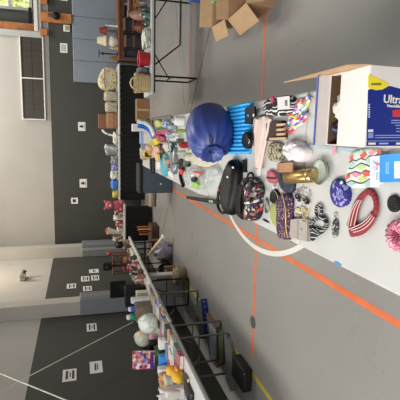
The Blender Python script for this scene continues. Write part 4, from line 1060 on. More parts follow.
# crafts on the cross table
GX = 'crafts on the cross table'
for i, (x0, y0, y1, c_, lb) in enumerate(((115, 209.5, 214, (150, 60, 62), 'dark red craft parcel beside the teddy bear'), (114, 214.5, 220, (214, 196, 188), 'pale pink craft parcel next to the dark red one'), (116, 220.5, 226, (170, 74, 78), 'rose craft parcel in the middle of cross table'),
                                     (117, 226.5, 231, (196, 190, 176), 'cream craft parcel right of the paper cone'), (113, 236, 241, (140, 132, 118), 'taupe craft parcel left of the paper cone'))):
    fblob('craft_parcel', x0, 124, y0, y1, .25, pat('blotch', [c_, (215, 205, 196), c_, (110, 50, 52)], 12), lb, 'parcel', YC, .25, Z0, GX, .6, i)
p = atY(122, 231.5, YC)
a = atY(108, 228, YC)
t = thing('paper_cone', 'cream paper cone leaning on the cross table', 'cone', (p.x, YC, Z0), GX)
obj('cone', along(lathe([(.02, 0), (.1, .38), (.09, .385)], 16), (p.x-.05, YC, Z0+.02), (p.x+.06, YC, Z0+.5)), mat((216, 206, 184), .7), t, True)
obj('filling', along(lathe([(.06, 0), (.08, .03), (.04, .06)], 12), (p.x+.035, YC, Z0+.385), (p.x+.06, YC, Z0+.5)), mat((150, 60, 60), .8), t, True)
fblob('dark_bowl', 115, 124, 241, 248, .25, mat((38, 26, 26), .4), 'dark brown bowl at the left end of cross table', 'bowl', YC, .02, Z0, GX, .8)
# wooden rack on the far left table
YR = 9.2
a, b2, zb, zt = rectY(112, 127, 253, 273, YR)
t = thing('wooden_rack', 'red-brown wooden spindle rack on the far left table', 'rack', ((a+b2)/2, YR, Z0))
RW = mat((112, 58, 40), .5, var=.2)
for k in range(3):
    zz = Z0 + .04 + (zt-Z0-.06)*k/2
    obj('shelf', box(a, b2, YR-.1, YR+.1, zz-.012, zz+.012), RW, t)
for x in (a+.015, (a+b2)/2, b2-.015):
    for y in (YR-.09, YR+.09): obj('post', tube([(x, y, Z0), (x, y, zt)], .012, 8), RW, t, True)
one('red_ball', blob((b2+.0, YR-.02, zt+.055), .05, .05, .05, 1, 0), mat((150, 40, 50), .5), 'red ball on top of the wooden rack', 'ball')
one('peach_cloth', blob(((a+b2)/2-.02, YR, Z0+.12), (b2-a)*.34, .06, .06, .7, .2), mat((206, 150, 112), .7), 'peach cloth inside the wooden rack', 'cloth')
a, b2, zb, zt = rectY(103, 112, 263, 270, 8.9)
t = thing('black_camera', 'black camera standing above the wooden rack end', 'camera', ((a+b2)/2, 8.9, Z0))
obj('tripod_column', tube([((a+b2)/2, 8.9, Z0), ((a+b2)/2, 8.9, zb)], .02, 8), BLACKM, t, True)
obj('camera_body', box(a, b2, 8.85, 8.95, zb, zt, .012), BLACK, t)
obj('lens', along(lathe([(.04, 0), (.04, .07), (.035, .075)], 14), ((a+b2)/2, 8.85, (zb+zt)/2), ((a+b2)/2, 8, (zb+zt)/2)), BLACKM, t, True)
one('grey_tray', box(-2.98, -2.40, 8.3, 8.75, Z0, Z0+.05, .01), mat((180, 182, 178), .4), 'pale grey tray on the far left table in front of the rack', 'tray')
GY2 = 'things on the tables along the left wall'
def lbox(name, x0, x1, y0, y1, Y, d, m, label, cat, group=GY2, bev=.01):
    a, b2, _, z1 = rectY(x0, x1, y0, y1, Y)
    return one(name, box(a, b2, Y-d/2, Y+d/2, Z0, z1, bev, 2), m, label, cat, group)
def lblob(name, x0, x1, y0, y1, Y, d, m, label, cat, group=GY2, rough=.2, seed=0, e=.6, z0=Z0):
    a, b2, _, z1 = rectY(x0, x1, y0, y1, Y)
    return one(name, blob(((a+b2)/2, Y, (z0+z1)/2), (b2-a)/2, d/2, (z1-z0)/2, e, rough, seed=seed, zmin=z0), m, label, cat, group)
# flowers/crafts along far-left tables
for i, (x0, y0, y1, Y, c_, lb) in enumerate(((129, 257, 263, 8.5, (120, 50, 60), 'dark red posy on the grey tray'), (128, 264, 269, 7.55, (190, 84, 110), 'rose pink posy on the black-legged table'),
                                        (130, 270, 275, 7.5, (60, 92, 60), 'green leafy posy on the black-legged table'), (133, 275.5, 281, 7.3, (170, 60, 70), 'red posy nearest the row of books'))):
    z0_ = Z0+.052 if i == 0 else Z0
    lblob('flower_posy', x0, 140, y0, y1, Y, .22, pat('cells', [c_, (214, 196, 180), c_, (50, 60, 40), (90, 40, 50)], 26), lb, 'flowers', 'artificial posies on left tables', .3, i, .7, z0_)
# small crafts covering the far left tables
craft = [(-2.42, 9.35, .09, .10, (150, 120, 90), 'tan craft figure at the far corner of the left tables', 'figure'),
 (-2.46, 9.02, .12, .12, (70, 50, 44), 'dark brown pot beside the tan craft figure', 'pot'),
 (-2.44, 8.72, .08, .10, (196, 186, 164), 'ivory dish in front of the dark brown pot', 'dish'),
 (-2.9, 8.95, .16, .1, (110, 50, 50), 'dark red vase by the wall on the far left table', 'vase'),
 (-2.42, 8.1, .10, .09, (60, 80, 56), 'dark green ivy bunch at the left table edge', 'plant'),
 (-2.62, 8.0, .13, .1, (160, 130, 96), 'straw basket behind the dark green ivy bunch', 'basket'),
 (-2.45, 7.82, .09, .08, (190, 110, 110), 'salmon candle cup beside the ivy bunch', 'candle cup'),
 (-2.43, 7.5, .10, .09, (206, 198, 176), 'cream pitcher at the edge of black-legged table', 'pitcher'),
 (-2.43, 7.22, .08, .10, (90, 60, 50), 'brown bowl at the edge of black-legged table', 'bowl'),
 (-2.42, 6.95, .11, .08, (150, 84, 96), 'mauve cup at the edge of black-legged table', 'cup')]
for k, (x, y_, h, r_, c_, lb, ct) in enumerate(craft):
    t = thing(ct.replace(' ', '_'), lb, ct, (x, y_, Z0), 'crafts on the far left tables')
    w_ = r_*.62
    obj('vessel', mv(lathe([(w_*.6, 0), (w_*.95, h*.3), (w_, h*.55), (w_*.7, h*.85), (w_*.75, h), (w_*.6, h), (w_*.55, h*.8)], 14), (x, y_, Z0)), mat(c_, .6, var=.25, scale=30), t, True)
    obj('filling', blob((x, y_, Z0+h*1.02), w_*.62, w_*.62, w_*.55, .9, .35, seed=k), pat('cells', [c_, (70, 76, 52), (190, 170, 150), tuple(int(v*.7) for v in c_)], 40), t, True)
# two black screens
for k, (x0, x1, y0, y1, Y, lb) in enumerate(((110, 126, 281, 297.5, 7.55, 'black monitor seen from the front beside padded column'), (125, 140, 286, 305, 6.95, 'black square speaker box in front of black monitor'))):
    a, b2, zb, zt = rectY(x0, x1, y0, y1, Y)
    t = thing(['monitor', 'speaker_box'][k], lb, ['monitor', 'speaker'][k], ((a+b2)/2, Y, Z0))
    if k == 0:
        obj('stand_base', box((a+b2)/2-.1, (a+b2)/2+.1, Y-.07, Y+.09, Z0, Z0+.015, .004), BLACKM, t)
        obj('stand_neck', box((a+b2)/2-.025, (a+b2)/2+.025, Y+.02, Y+.05, Z0+.016, zb+.05), BLACKM, t)
        hs = obj('housing', box(a, b2, Y-.02, Y+.02, zb, zt, .008), BLACK, t)
        obj('screen', box(a+.02, b2-.02, Y-.0225, Y-.0205, zb+.03, zt-.02), mat((26, 27, 30), .15, var=0), hs)
    else:
        obj('housing', box(a, b2, Y-.1, Y+.1, Z0, zt, .012), BLACK, t)
        obj('cone', along(lathe([(.06, 0), (.055, .008), (.02, .004)], 18), ((a+b2)/2, Y-.1005, (Z0+zt)/2), ((a+b2)/2, Y-1, (Z0+zt)/2)), mat((34, 34, 36), .4), t, True)
# things between monitors and books
lbox('cream_box', 136, 150, 291, 297, 6.7, .12, mat((206, 198, 166), .6), 'upright cream box at the table edge by the books', 'box')
lbox('white_speaker', 131, 143, 297.5, 302.5, 6.45, .1, mat((196, 198, 196), .5), 'small white upright box behind the globes', 'box')
lblob('pink_purse', 139, 150, 284, 290, 7.0, .14, mat((190, 80, 110), .6), 'pink purse standing at the table edge', 'purse')
lblob('ivory_vase', 135, 148, 278.5, 283.5, 7.2, .1, mat((206, 196, 170), .5), 'ivory vase beside the pink purse', 'vase', rough=.05, e=.9)
# detergent bottle on box
Y = 6.3
a, b2, zb, zt = rectY(135, 150, 304, 319, Y)
one('storage_box', box(a, b2, Y-.1, Y+.1, Z0, zt, .01, 2), mat((112, 100, 84), .6, var=.2), 'brown storage box under the green and white bottle', 'box', GY2)
p = Vector((a+(b2-a)*.2, Y, zt+.001)); ztt = atY(126.5, 315, Y).z; h = ztt - p.z
t = thing('spray_bottle', 'green and white bottle standing on the brown storage box', 'bottle', p)
obj('bottle_body', mv(lathe([(.05, 0), (.058, .02), (.058, h*.45), (.04, h*.62)], 16), p), mat((46, 140, 110), .4), t, True)
obj('bottle_cap', mv(lathe([(.041, h*.625), (.044, h*.7), (.036, h*.95), (.02, h)], 14), p), PAPER, t, True)
p = Vector((a+(b2-a)*.72, Y, zt+.001))
t = thing('blue_jar', 'blue and white jar beside the green and white bottle', 'jar', p)
obj('jar_body', mv(lathe([(.04, 0), (.045, .01), (.045, .06), (.035, .07)], 14), p), mat((60, 90, 190), .4, var=.3, scale=30), t, True)
obj('lid', mv(lathe([(.037, .0705), (.037, .095), (.03, .1)], 14), p), PAPER, t, True)
# globes
def globe(cx, cy, r, Y, col, land, label):
    c = atY(cx, cy, Y)
    t = thing('school_globe', label, 'globe', (c.x, Y, Z0), 'pair of globes')
    R_ = r
    obj('globe_ball', blob(c, R_, R_, R_, 1, 0, nu=32, nv=20), pat('blotch', [col, col, land, col, (206, 200, 120)], 4.5, .35), t, True)
    pts = [c + Vector((math.cos(a)*(R_+.012)*.35, math.cos(a)*(R_+.012)*-.2 if False else 0, 0)) + Vector((math.cos(a)*(R_+.014)*.65, 0, math.sin(a)*(R_+.014))) for a in [(-80+16*i)*PI/180 for i in range(11)]]
    obj('meridian', tube(pts, .005, 6), mat((180, 170, 130), .3, .6), t, True)
    h = c.z - R_ - Z0
    obj('foot', mv(lathe([(.09, 0), (.09, .008), (.02, max(.014, h*.5)), (.012, max(.02, h-.001))], 18), (c.x, Y, Z0)), mat((70, 56, 40), .5), t, True)
globe(148.5, 323.5, .143, 5.65, (222, 230, 226), (196, 206, 190), 'larger pale globe nearer the table edge')
globe(143, 338, .135, 6.3, (196, 208, 196), (214, 186, 140), 'smaller globe with tan continents nearer the wall')
# comic leaning up
def leaning(name, x0, x1, y0, y1, Y, m, label, cat, lean=.06):
    a, b2, zb, zt = rectY(x0, x1, y0, y1, Y)
    V = [Vector((a, Y-lean, zb)), Vector((b2, Y-lean, zb)), Vector((b2, Y, zt)), Vector((a, Y, zt))]
    V2 = [v + Vector((0, .012, 0)) for v in V]
    return (V+V2, [(0,1,2,3),(7,6,5,4),(0,4,5,1),(1,5,6,2),(2,6,7,3),(3,7,4,0)]), (a, b2, zb, zt)
COM = pat('cells', [(190, 60, 80), (110, 60, 140), (226, 220, 210), (214, 190, 70), (90, 130, 190), (200, 110, 140), (60, 40, 90), (205, 150, 150)], 24)
g, (a, b2, zb, zt) = leaning('comic', 132.5, 154, 350, 368, 5.3, COM, '', '')
t = thing('comic_poster', 'bright comic cover propped upright behind the left table goods', 'comic', ((a+b2)/2, 5.3, Z0))
obj('cover', g, COM, t)
obj('title_strip', box(a+.01, b2-.01, 5.226, 5.232, zb+.02, zb+.065), mat((96, 50, 130), .5), t)
obj('easel', box((a+b2)/2-.05, (a+b2)/2+.05, 5.29, 5.34, Z0, zb+.1), BLACK, t)
# piles and rows on the near left tables
lbox('black_binder', 149, 165, 340, 352, 5.45, .08, BLACK, 'black upright binder next to the white card', 'binder')
lblob('pink_piggy', 149, 160, 333.5, 340.5, 5.75, .16, mat((206, 150, 160), .5), 'small pink piggy bank beside the globes', 'piggy bank', rough=.03, e=.9)
one('white_card_box', bxc(at(166, 343, Z0), .13, .10, .10, .006), PAPER, 'white cube-shaped box beside the black binder', 'box', GY2)
lblob('green_wreath', 155, 166, 347, 357, 5.25, .16, pat('cells', [(30, 60, 36), (50, 90, 50), (24, 44, 30), (90, 110, 60)], 40), 'small dark green wreath behind the blue packet', 'wreath', rough=.3)
# row of books and magazines along the table edge, spines toward the aisle
bc = [(206, 196, 170), (120, 110, 150), (190, 150, 90), (210, 190, 190), (150, 160, 200), (220, 214, 200), (170, 60, 60), (90, 110, 150), (214, 200, 150), (60, 60, 66), (200, 120, 70), (226, 224, 216), (110, 140, 120), (196, 90, 110)]
names = ['cream', 'mauve', 'tan', 'pale pink', 'periwinkle', 'ivory', 'brick red', 'slate blue', 'straw yellow', 'charcoal', 'orange', 'white', 'sage green', 'rose']
bc = [tuple(int(v*.68 + 40) for v in q) for q in bc]
y = 6.42
def book(c, sx, sy, sz, m, label, rz=0, group='books along the left table edge'):
    t = thing('book', label, 'book', c, group)
    obj('cover', join(bxc(c, sx, sy, sz*.14, 0, rz), bxc(c + Vector((0, 0, sz*.86)), sx, sy, sz*.14, 0, rz), mv(box(sx/2-.004, sx/2, -sy/2, sy/2, sz*.14, sz*.86), c, rz)), m, t)
    obj('pages', bxc(c + Vector((0, 0, sz*.141)), sx*.95, sy*.95, sz*.718, 0, rz), mat((214, 208, 190), .8), t)
    return t
for i in range(14):
    w = .14 + .05*random.random()
    yc = y - w/2
    book(Vector((-2.455 - .012*random.random(), yc, Z0)), .16, w-.012, .035 + .03*random.random(), mat(bc[i], .5, var=.2, scale=25), 'closed %s book lying among others along the left table edge' % names[i], (random.random()-.5)*.12)
    y -= w
# second row, upright packs and toys
rows = [('blue_packet', 159, 171, 355, 366, 5.0, (54, 140, 214), 'glossy blue packet standing behind the books', 'packet'),
        ('white_packet', 158, 172, 367, 374, 4.85, (216, 212, 206), 'white packet standing next to glossy blue packet', 'packet'),
        ('red_packet', 168, 174, 361, 368, 4.72, (180, 50, 60), 'small red packet in front of the glossy blue one', 'packet'),
        ('long_blue_case', 172, 184, 370, 397, 4.3, (130, 186, 214), 'long light blue case at the near end of the left table', 'case'),
        ('cream_packet', 164, 178, 375, 386, 4.5, (214, 200, 176), 'cream packet behind the yellow soft toy', 'packet'),
        ('tan_packet', 160, 172, 382, 390, 4.5, (196, 150, 96), 'tan packet beside the cream one', 'packet')]
for (nm, x0, x1, y0, y1, Y, c_, lb, ct) in rows:
    lbox(nm, x0, x1, y0, y1, Y, .1, mat(c_, .4, var=.2, scale=25), lb, ct)
p = base(184, 375)
t = thing('yellow_toy', 'yellow plush toy with orange arms near the left table edge', 'toy', p)
YT = mat((222, 172, 52), .7, var=.12)
obj('plush_body', join(blob(p + Vector((0, 0, .07)), .06, .11, .07, .9, .05, zmin=Z0), blob(p + Vector((.0, .12, .12)), .055, .055, .06, .95, .03)), YT, t, True)
for s in (-1, 1): obj('arm', blob(p + Vector((s*.06, .05, .07)), .025, .06, .025, .9, .05), mat((216, 140, 50), .7), t, True)
lblob('orange_pouch', 159, 168, 374, 381.5, 4.75, .1, mat((206, 150, 110), .6), 'small peach pouch at the back of the left table', 'pouch')
lblob('white_plush', 160, 176, 388, 399, 4.15, .14, mat((205, 200, 196), .8), 'crumpled white plush at the picture edge', 'plush', rough=.3)
one('black_game', bxc(at(191, 393, Z0), .16, .26, .04, .006), mat((28, 26, 28), .4), 'flat black game box at the near left table edge', 'game box', GY2)

# magazines and toys filling the left tables behind the books
fill = [('magazine', 164, 318, .03, (196, 180, 150), 'tan magazine lying behind the books near larger globe', 'magazine'),
 ('magazine', 163, 333, .03, (170, 110, 130), 'dusty pink magazine lying next to the piggy bank', 'magazine'),
 ('magazine', 170, 351, .05, (110, 130, 170), 'stack of blue-grey magazines behind the books', 'magazine'),
 ('magazine', 173, 358, .04, (206, 204, 196), 'white magazine beside the small red packet', 'magazine'),
 ('magazine', 178, 364, .035, (150, 60, 90), 'crimson magazine in front of white packet', 'magazine'),
 ('magazine', 160, 305, .03, (150, 140, 170), 'lilac magazine behind the first books', 'magazine'),
 ('magazine', 188, 384, .03, (60, 60, 70), 'charcoal magazine before the flat black game box', 'magazine')]
for nm, x, y, h, c_, lb, ct in fill:
    p = base(x, y); book(Vector((p.x, p.y, Z0)), .18, .15, h, mat(c_, .45, var=.3, scale=25), lb, random.uniform(-.4, .4), 'magazines on the left tables')
# ================================================================== floor goods near the left tables
PAN = 'goods standing on floor under the left tables'
def slab(name, px, h, m, label, cat, z=.001):
    pts = [at(x, y, z+h) for x, y in px]
    return one(name, prism(pts, z, z+h), m, label, cat, PAN, False)
# blue box with dark top
pts = [at(195, 305, .1), at(200.5, 299, .1), at(204, 332, .1), at(199.5, 339, .1)]
t = thing('game_crate', 'flat grey crate with a blue dotted front on the floor', 'crate', (sum((p.x for p in pts))/4, sum((p.y for p in pts))/4, 0), PAN)
obj('crate_body', prism(pts, .001, .1), mat((84, 84, 78), .7, var=.06), t)
a, b2 = pts[1], pts[2]
dn = (b2-a).normalized(); nrm = Vector((-dn.y, dn.x, 0)) * -1
if nrm.y > 0: nrm = -nrm
V = [a + nrm*.004, b2 + nrm*.004]
q = [Vector((V[0].x, V[0].y, .012)), Vector((V[1].x, V[1].y, .012)), Vector((V[1].x, V[1].y, .1)), Vector((V[0].x, V[0].y, .1))]
q2 = [v - nrm*.003 for v in q]
bf = obj('blue_front', (q+q2, [(0,1,2,3),(7,6,5,4),(0,4,5,1),(1,5,6,2),(2,6,7,3),(3,7,4,0)]), mat((34, 52, 150), .5), t)
for k in range(6):
    u = (k+.5)/6; p = q[0]*(1-u) + q[1]*u
    obj('dot', along(lathe([(.008, 0), (.008, .002)], 8), Vector((p.x, p.y, .05)), Vector((p.x, p.y, .05)) + nrm), PAPER, bf)
# framed picture lying
def frame(px, h, fr, pane, label, name='picture_frame', cat='picture'):
    pts = [at(x, y, h) for x, y in px]; c_ = sum(pts, Vector())/4
    t = thing(name, label, cat, (c_.x, c_.y, 0), PAN)
    for i in range(4):
        a, b2 = pts[i], pts[(i+1) % 4]
        a2, b3 = c_ + (a-c_)*.8, c_ + (b2-c_)*.8
        obj('frame_rail', prism([a, b2, b3, a2], .001, h), fr, t)
    obj('picture_pane', prism([c_ + (p-c_)*.795 for p in pts], .001, h-.008), pane, t)
    return t
frame([(206.5, 313), (216.5, 327), (217, 368), (209, 360)], .05, mat((128, 104, 84), .5), mat((176, 184, 196), .15, var=.04), 'brown framed picture with pale blue glass on the floor by the yellow line')
slab('green_picture_board', [(218.5, 330), (223, 334), (222.5, 362), (219, 366)], .05, mat((104, 118, 84), .7), 'narrow green panel on the floor beside the framed picture', 'panel')
slab('grey_display_board', [(224, 333), (229, 341), (232, 352), (233, 391), (226, 393), (225, 352)], .045, mat((150, 152, 152), .5, .1), 'pale grey panel on the floor between green panel and black case', 'panel')
# black equipment case
t = thing('equipment_case', 'black equipment case on the floor beside the yellow line', 'case', (-2.74, 4.15, 0))
obj('case_body', box(-2.80, -2.54, 3.95, 4.32, .012, .118, .012, 2), mat((18, 18, 19), .55, var=.1), t, True)
obj('handle', tube(smooth_path([(-2.62, 3.948, .1), (-2.62, 3.93, .1), (-2.74, 3.93, .1), (-2.74, 3.948, .1)]), .006, 6), mat((40, 40, 42), .4), t, True)
obj('latch', box(-2.58, -2.56, 3.944, 3.949, .1, .12), STEEL, t)
for x in (-2.8, -2.57):
    for y in (4.0, 4.3): obj('foot', bxc((x, y, 0), .03, .03, .012), BLACK, t)
# white tower, boxes, bag beyond
a, b2, zb, zt = rectY(150, 166, 275, 301, 8.65)
t = thing('white_cabinet', 'white computer tower on the floor beyond the black table legs', 'computer tower', (-2.75, 7.2, 0))
ca, cb = atY(158, 299, 7.15).x, atY(158, 275.5, 7.15).x
czt = min(.66, atY(150, 287, 7.15).z)
obj('case', box(ca, cb, 7.15, 7.33, .001, czt, .01, 2), mat((206, 206, 204), .5, var=.03), t)
obj('side_strip', box(cb-.1, cb-.06, 7.145, 7.1495, czt-.36, czt-.12), mat((80, 90, 92), .4), t)
for dx in (.06, .26): obj('knob', along(lathe([(.02, 0), (.02, .01)], 10), (ca+dx, 7.1495, czt-.05), (ca+dx, 7, czt-.05)), BLACK, t)
p0 = at(181, 274, 0)
def cart(name, x0, x1, y0, y1, Y, d, m, label, z0=0.001, flaps=False):
    a, b2, _, zt = rectY(x0, x1, y0, y1, Y)
    t = thing(name, label, 'box', ((a+b2)/2, Y, z0), 'cardboard boxes on the floor')
    obj('box_body', box(a, b2, Y-d/2, Y+d/2, z0, zt, .006), m, t)
    obj('tape_strip', box((a+b2)/2-.025, (a+b2)/2+.025, Y-d/2-.001, Y-d/2-.0002, z0+.02, zt-.008), mat((190, 164, 128), .4), t)
    return t
cart('cardboard_box', 165, 182, 267, 280, 7.75, .24, KRAFTD, 'brown cardboard box in front of the white computer tower')
cart('cardboard_box', 136, 141, 99, 121, 11.3, .3, KRAFTD, 'low brown cardboard box on the floor before the black drape')
a = at(187, 281, 0)
t = thing('paper_sack', 'tan crinkled paper sack on the floor behind black table legs', 'sack', (a.x, a.y, 0))
obj('sack_body', blob((a.x+.08, a.y+.1, .11), .14, .12, .11, .6, .2, zmin=.001), mat((150, 134, 106), .7, var=.15), t, True)
obj('rolled_top', mv(torus((0, 0, .21), .07, .02, 20, 6, .3, 7), (a.x+.08, a.y+.1, 0)), mat((160, 142, 112), .7), t, True)
p = at(172, 252, 0)
t = thing('lavender_bag', 'lavender translucent plastic bag full of goods on the floor', 'plastic bag', (p.x, p.y, 0))
obj('bag_body', blob((p.x, p.y+.1, .17), .2, .17, .17, .75, .28, seed=3, zmin=.001), mat((160, 152, 164), .35, var=.3, scale=9, bump=.8), t, True)
obj('knot', blob((p.x+.03, p.y+.1, .36), .05, .05, .05, .8, .3), mat((176, 168, 180), .3), t, True)
a, b2 = atY(162.5, 237.5, 8.15), atY(147.5, 256, 8.35)
t = thing('wooden_bat', 'cream wooden bat leaning over the lavender bag', 'bat', (a.x, a.y, 0))
LL = (b2-a).length
obj('barrel', along(lathe([(.028, 0), (.032, .04), (.026, LL*.5), (.016, LL*.95), (.022, LL)], 12), a, b2), mat((214, 190, 150), .5), t, True)
obj('white_end', along(lathe([(.045, -.06), (.05, -.02), (.03, .0)], 12), a, b2), PAPER, t, True)
lowm = mat((30, 26, 28), .9, var=.2)
p = at(171, 269, 0)
one('dark_coat', blob((p.x-.02, p.y-.1, .13), .2, .14, .13, .6, .25, seed=5, zmin=.001), lowm, 'dark coat heaped on the floor before the white computer tower', 'coat')
t = cart('wooden_crate', 150, 165, 224, 250, 9.9, .5, mat((70, 52, 44), .8, var=.2), 'dark brown crate on the floor under candle bottles')
a, b2, _, zc = rectY(150, 165, 224, 250, 9.9)
for i, (yy, c_, nm) in enumerate(((217.5, (190, 90, 50), 'orange'), (220, (206, 180, 90), 'yellow'), (222.5, (150, 50, 46), 'dark red'), (225, (196, 120, 70), 'amber'))):
    p = atY(150, yy+9, 9.75); p = Vector((p.x, 9.75, zc+.001)); h = atY(136.5+.8*i, yy+9, 9.75).z - p.z
    t = thing('candle', '%s candle standing on the dark brown crate' % nm, 'candle', p, 'candles on the dark crate')
    obj('wax', mv(lathe([(.017, 0), (.018, .01), (.016, h*.94), (.012, h*.97)], 10), p), mat(c_, .5), t, True)
    obj('wick', tube([p + Vector((0, 0, h*.97)), p + Vector((.003, 0, h))], .004, 6), BLACK, t)
one('carpet_roll', along(lathe([(.08, 0), (.085, .01), (.085, .75), (.08, .76)], 18), (-1.75, 10.2, .086), (-1.0, 10.1, .086)), mat((150, 138, 118), .9, bump=.4, scale=50), 'beige carpet roll lying on the floor left of the hamper', 'carpet roll')

# ================================================================== right table goods
GR = 'things on the right table'
YQ = 6.75
def rbox(name, x0, x1, y0, y1, d, m, label, cat, Y=YQ, bev=.01):
    a, b2, _, z1 = rectY(x0, x1, y0, y1, Y)
    return one(name, box(a, b2, Y-d/2, Y+d/2, Z0, z1, bev, 2), m, label, cat, GR)
a, b2, _, z1 = rectY(138.5, 149, 51, 67, 6.62)
t = thing('red_tub', 'red plastic tub with a rim on the right table', 'tub', ((a+b2)/2, 6.62, Z0), GR)
r = (b2-a)/2; h = z1-Z0
obj('tub_body', mv(lathe([(r*.8, 0), (r*.84, .005), (r*.96, h*.9), (r*.9, h*.9), (r*.8, .02)], 24), ((a+b2)/2, 6.62, Z0)), mat((176, 34, 38), .4), t, True)
obj('tub_rim', mv(torus((0, 0, h*.94), r*.97, .012, 28, 8), ((a+b2)/2, 6.62, Z0)), mat((188, 40, 42), .4), t, True)
a, b2, _, z1 = rectY(137, 149, 67.5, 76, 6.75)
one('grey_pillow', blob(((a+b2)/2, 6.75, Z0+(z1-Z0)/2), (b2-a)/2, .16, (z1-Z0)/2, .6, .1, zmin=Z0), mat((112, 116, 126), .8), 'grey-blue cushion between red tub and wicker basket', 'cushion', GR)
# wicker basket
a, b2, _, z1 = rectY(132.5, 149, 73, 101, 6.58)
t = thing('wicker_basket', 'pale wicker basket with a loop handle at the left end of the right table', 'basket', ((a+b2)/2, 6.58, Z0), GR)
WI = pat('bands', [(206, 184, 140), (180, 152, 108), (214, 196, 156), (150, 122, 84)], 18, .8, .6)
a = max(a, .63)
xm = (a+b2)/2; hw = (b2-a)/2; hh = z1-Z0
V, F = [], []
ny = 28
prof = [(.78, 0), (.86, .02), (.95, .5), (1.0, 1.0), (.94, 1.0), (.84, .5), (.74, .06)]
for q_, k in prof:
    for i in range(ny):
        an = 2*PI*i/ny
        ca_, sa_ = math.cos(an), math.sin(an)
        cx_ = math.copysign(abs(ca_)**.5, ca_); sy_ = math.copysign(abs(sa_)**.5, sa_)
        V.append(Vector((xm + cx_*hw*q_, 6.62 + sy_*.16*q_, Z0 + k*hh*.85)))
for k in range(len(prof)-1):
    for i in range(ny):
        j = (i+1) % ny; F.append((k*ny+i, k*ny+j, (k+1)*ny+j, (k+1)*ny+i))
F.append(tuple(range(ny-1, -1, -1))); F.append(tuple((len(prof)-1)*ny+i for i in range(ny)))
obj('basket_body', (V, F), WI, t, True)
for k in range(4):
    zz = Z0 + hh*(.15+.2*k); s_ = .87 + .035*k
    obj('weave_band', tube([Vector((xm + math.copysign(abs(math.cos(2*PI*i/40))**.5, math.cos(2*PI*i/40))*hw*s_*1.01, 6.62 + math.copysign(abs(math.sin(2*PI*i/40))**.5, math.sin(2*PI*i/40))*.16*s_*1.02, zz)) for i in range(40)], .008, 6, 1, True), mat((190, 164, 120), .8, var=.2, scale=60), t, True)
obj('loop_handle', tube(smooth_path([(xm-.09, 6.47, Z0+hh*.8), (xm-.1, 6.46, Z0+hh*1.05), (xm-.02, 6.46, Z0+hh*1.2), (xm+.06, 6.46, Z0+hh*1.05), (xm+.05, 6.47, Z0+hh*.8)]), .014, 8), mat((206, 196, 150), .7), t, True)
one('white_paper_stack', bxc((.66+.02, 6.48, Z0), .1, .08, .03), PAPER, 'white papers at the left end of the right table', 'paper', GR) if False else None
# glassware, wooden pieces
def bottle(x, y, xt, wpx, Y, m, label, cap=None):
    p = Vector((atY(149, y, Y).x, Y, Z0)); h = atY(xt, y, Y).z - Z0; r = wid(p, wpx)/2
    t = thing('glass_bottle', label, 'bottle', p, 'glass bottles on the right table')
    bb = obj('bottle_body', mv(lathe([(r*.9, 0), (r, .01), (r, h*.55), (r*.4, h*.7), (r*.36, h*.94)], 14), p), m, t, True)
    obj('stopper', mv(lathe([(r*.34, h*.941), (r*.42, h*.96), (r*.3, h)], 10), p), cap or BLACK, bb, True)
bottle(0, 3, 135, 5, 6.6, mat((110, 112, 108), .2), 'grey glass bottle at the right picture edge')
bottle(0, 9.5, 136, 5, 6.6, mat((70, 76, 76), .2), 'dark grey glass bottle left of the lighter grey one')
bottle(0, 16, 140, 6.5, 6.6, mat((96, 120, 112), .12), 'blue-green glass bottle with white stopper', PAPER)
bottle(0, 23, 142, 6, 6.6, mat((70, 110, 92), .12), 'green glass bottle beside the white lace')
a, b2, _, z1 = rectY(142.5, 149, 28, 48, 6.62)
one('white_lace', blob(((a+b2)/2, 6.62, Z0+(z1-Z0)/2), (b2-a)/2, .14, (z1-Z0)/2, .6, .25, seed=2, zmin=Z0), mat((208, 212, 198), .8, bump=.5, scale=40), 'white lace heap between green bottle and red tub', 'lace', GR)
a, b2, _, z1 = rectY(128, 140, -3, 12.5, 7.0)
t = thing('wooden_chest', 'brown wooden chest at the right picture edge', 'chest', ((a+b2)/2, 7.0, Z0), GR)
obj('chest_body', box(a, b2, 6.88, 7.1, Z0, z1-.06, .008), WOOD, t)
obj('chest_lid', box(a-.01, b2+.01, 6.87, 7.11, z1-.059, z1, .01), WOODD, t)
# black-framed racks with wooden boards standing on the right table
def rack(y0, y1, xt, label):
    a, b2, _, z1 = rectY(xt, 148, y0, y1, 7.0)
    t = thing('display_rack', label, 'rack', ((a+b2)/2, 7.06, Z0), 'black display racks on the right table')
    for x in (a+.01, b2-.01):
        for y in (6.985, 7.13): obj('post', tube([(x, y, Z0), (x, y, z1)], .009, 8), BLACKM, t, True)
    n = 3
    for k in range(n):
        zz = Z0 + .05 + (z1-Z0-.08)*k/(n-1)
        obj('shelf_board', box(a+.02, b2-.02, 6.98, 7.135, zz-.012, zz+.012), mat((104, 66, 40), .6, var=.25, scale=8), t)
        obj('rail', tube([(a+.01, 6.97, zz+.03), (b2-.01, 6.97, zz+.03)], .006, 6), BLACKM, t, True)
rack(17, 33, 123, 'black metal rack with brown boards behind the glass bottles')
rack(34.5, 49, 124, 'black metal rack with brown boards behind the white lace')
a, b2, _, z1 = rectY(133, 142, 12.5, 24, 7.05)
one('peach_vase', mv(lathe([(.05, 0), (.09, .08), (.07, .2), (.03, .27), (.05, .3), (.045, .3), (.02, .27)], 18), ((a+b2)/2, 6.86, Z0)), mat((176, 132, 112), .5, var=.1), 'peach coloured vase behind the blue-green bottle', 'vase', GR)
a, b2, _, z1 = rectY(136, 144, 25, 34, 7.02)
one('brown_vase', mv(lathe([(.05, 0), (.08, .06), (.085, .12), (.04, .2), (.05, .22), (.045, .22), (.02, .18)], 18), ((a+b2)/2, 6.86, Z0)), mat((120, 66, 46), .45, var=.15), 'red-brown vase behind the green bottle', 'vase', GR)
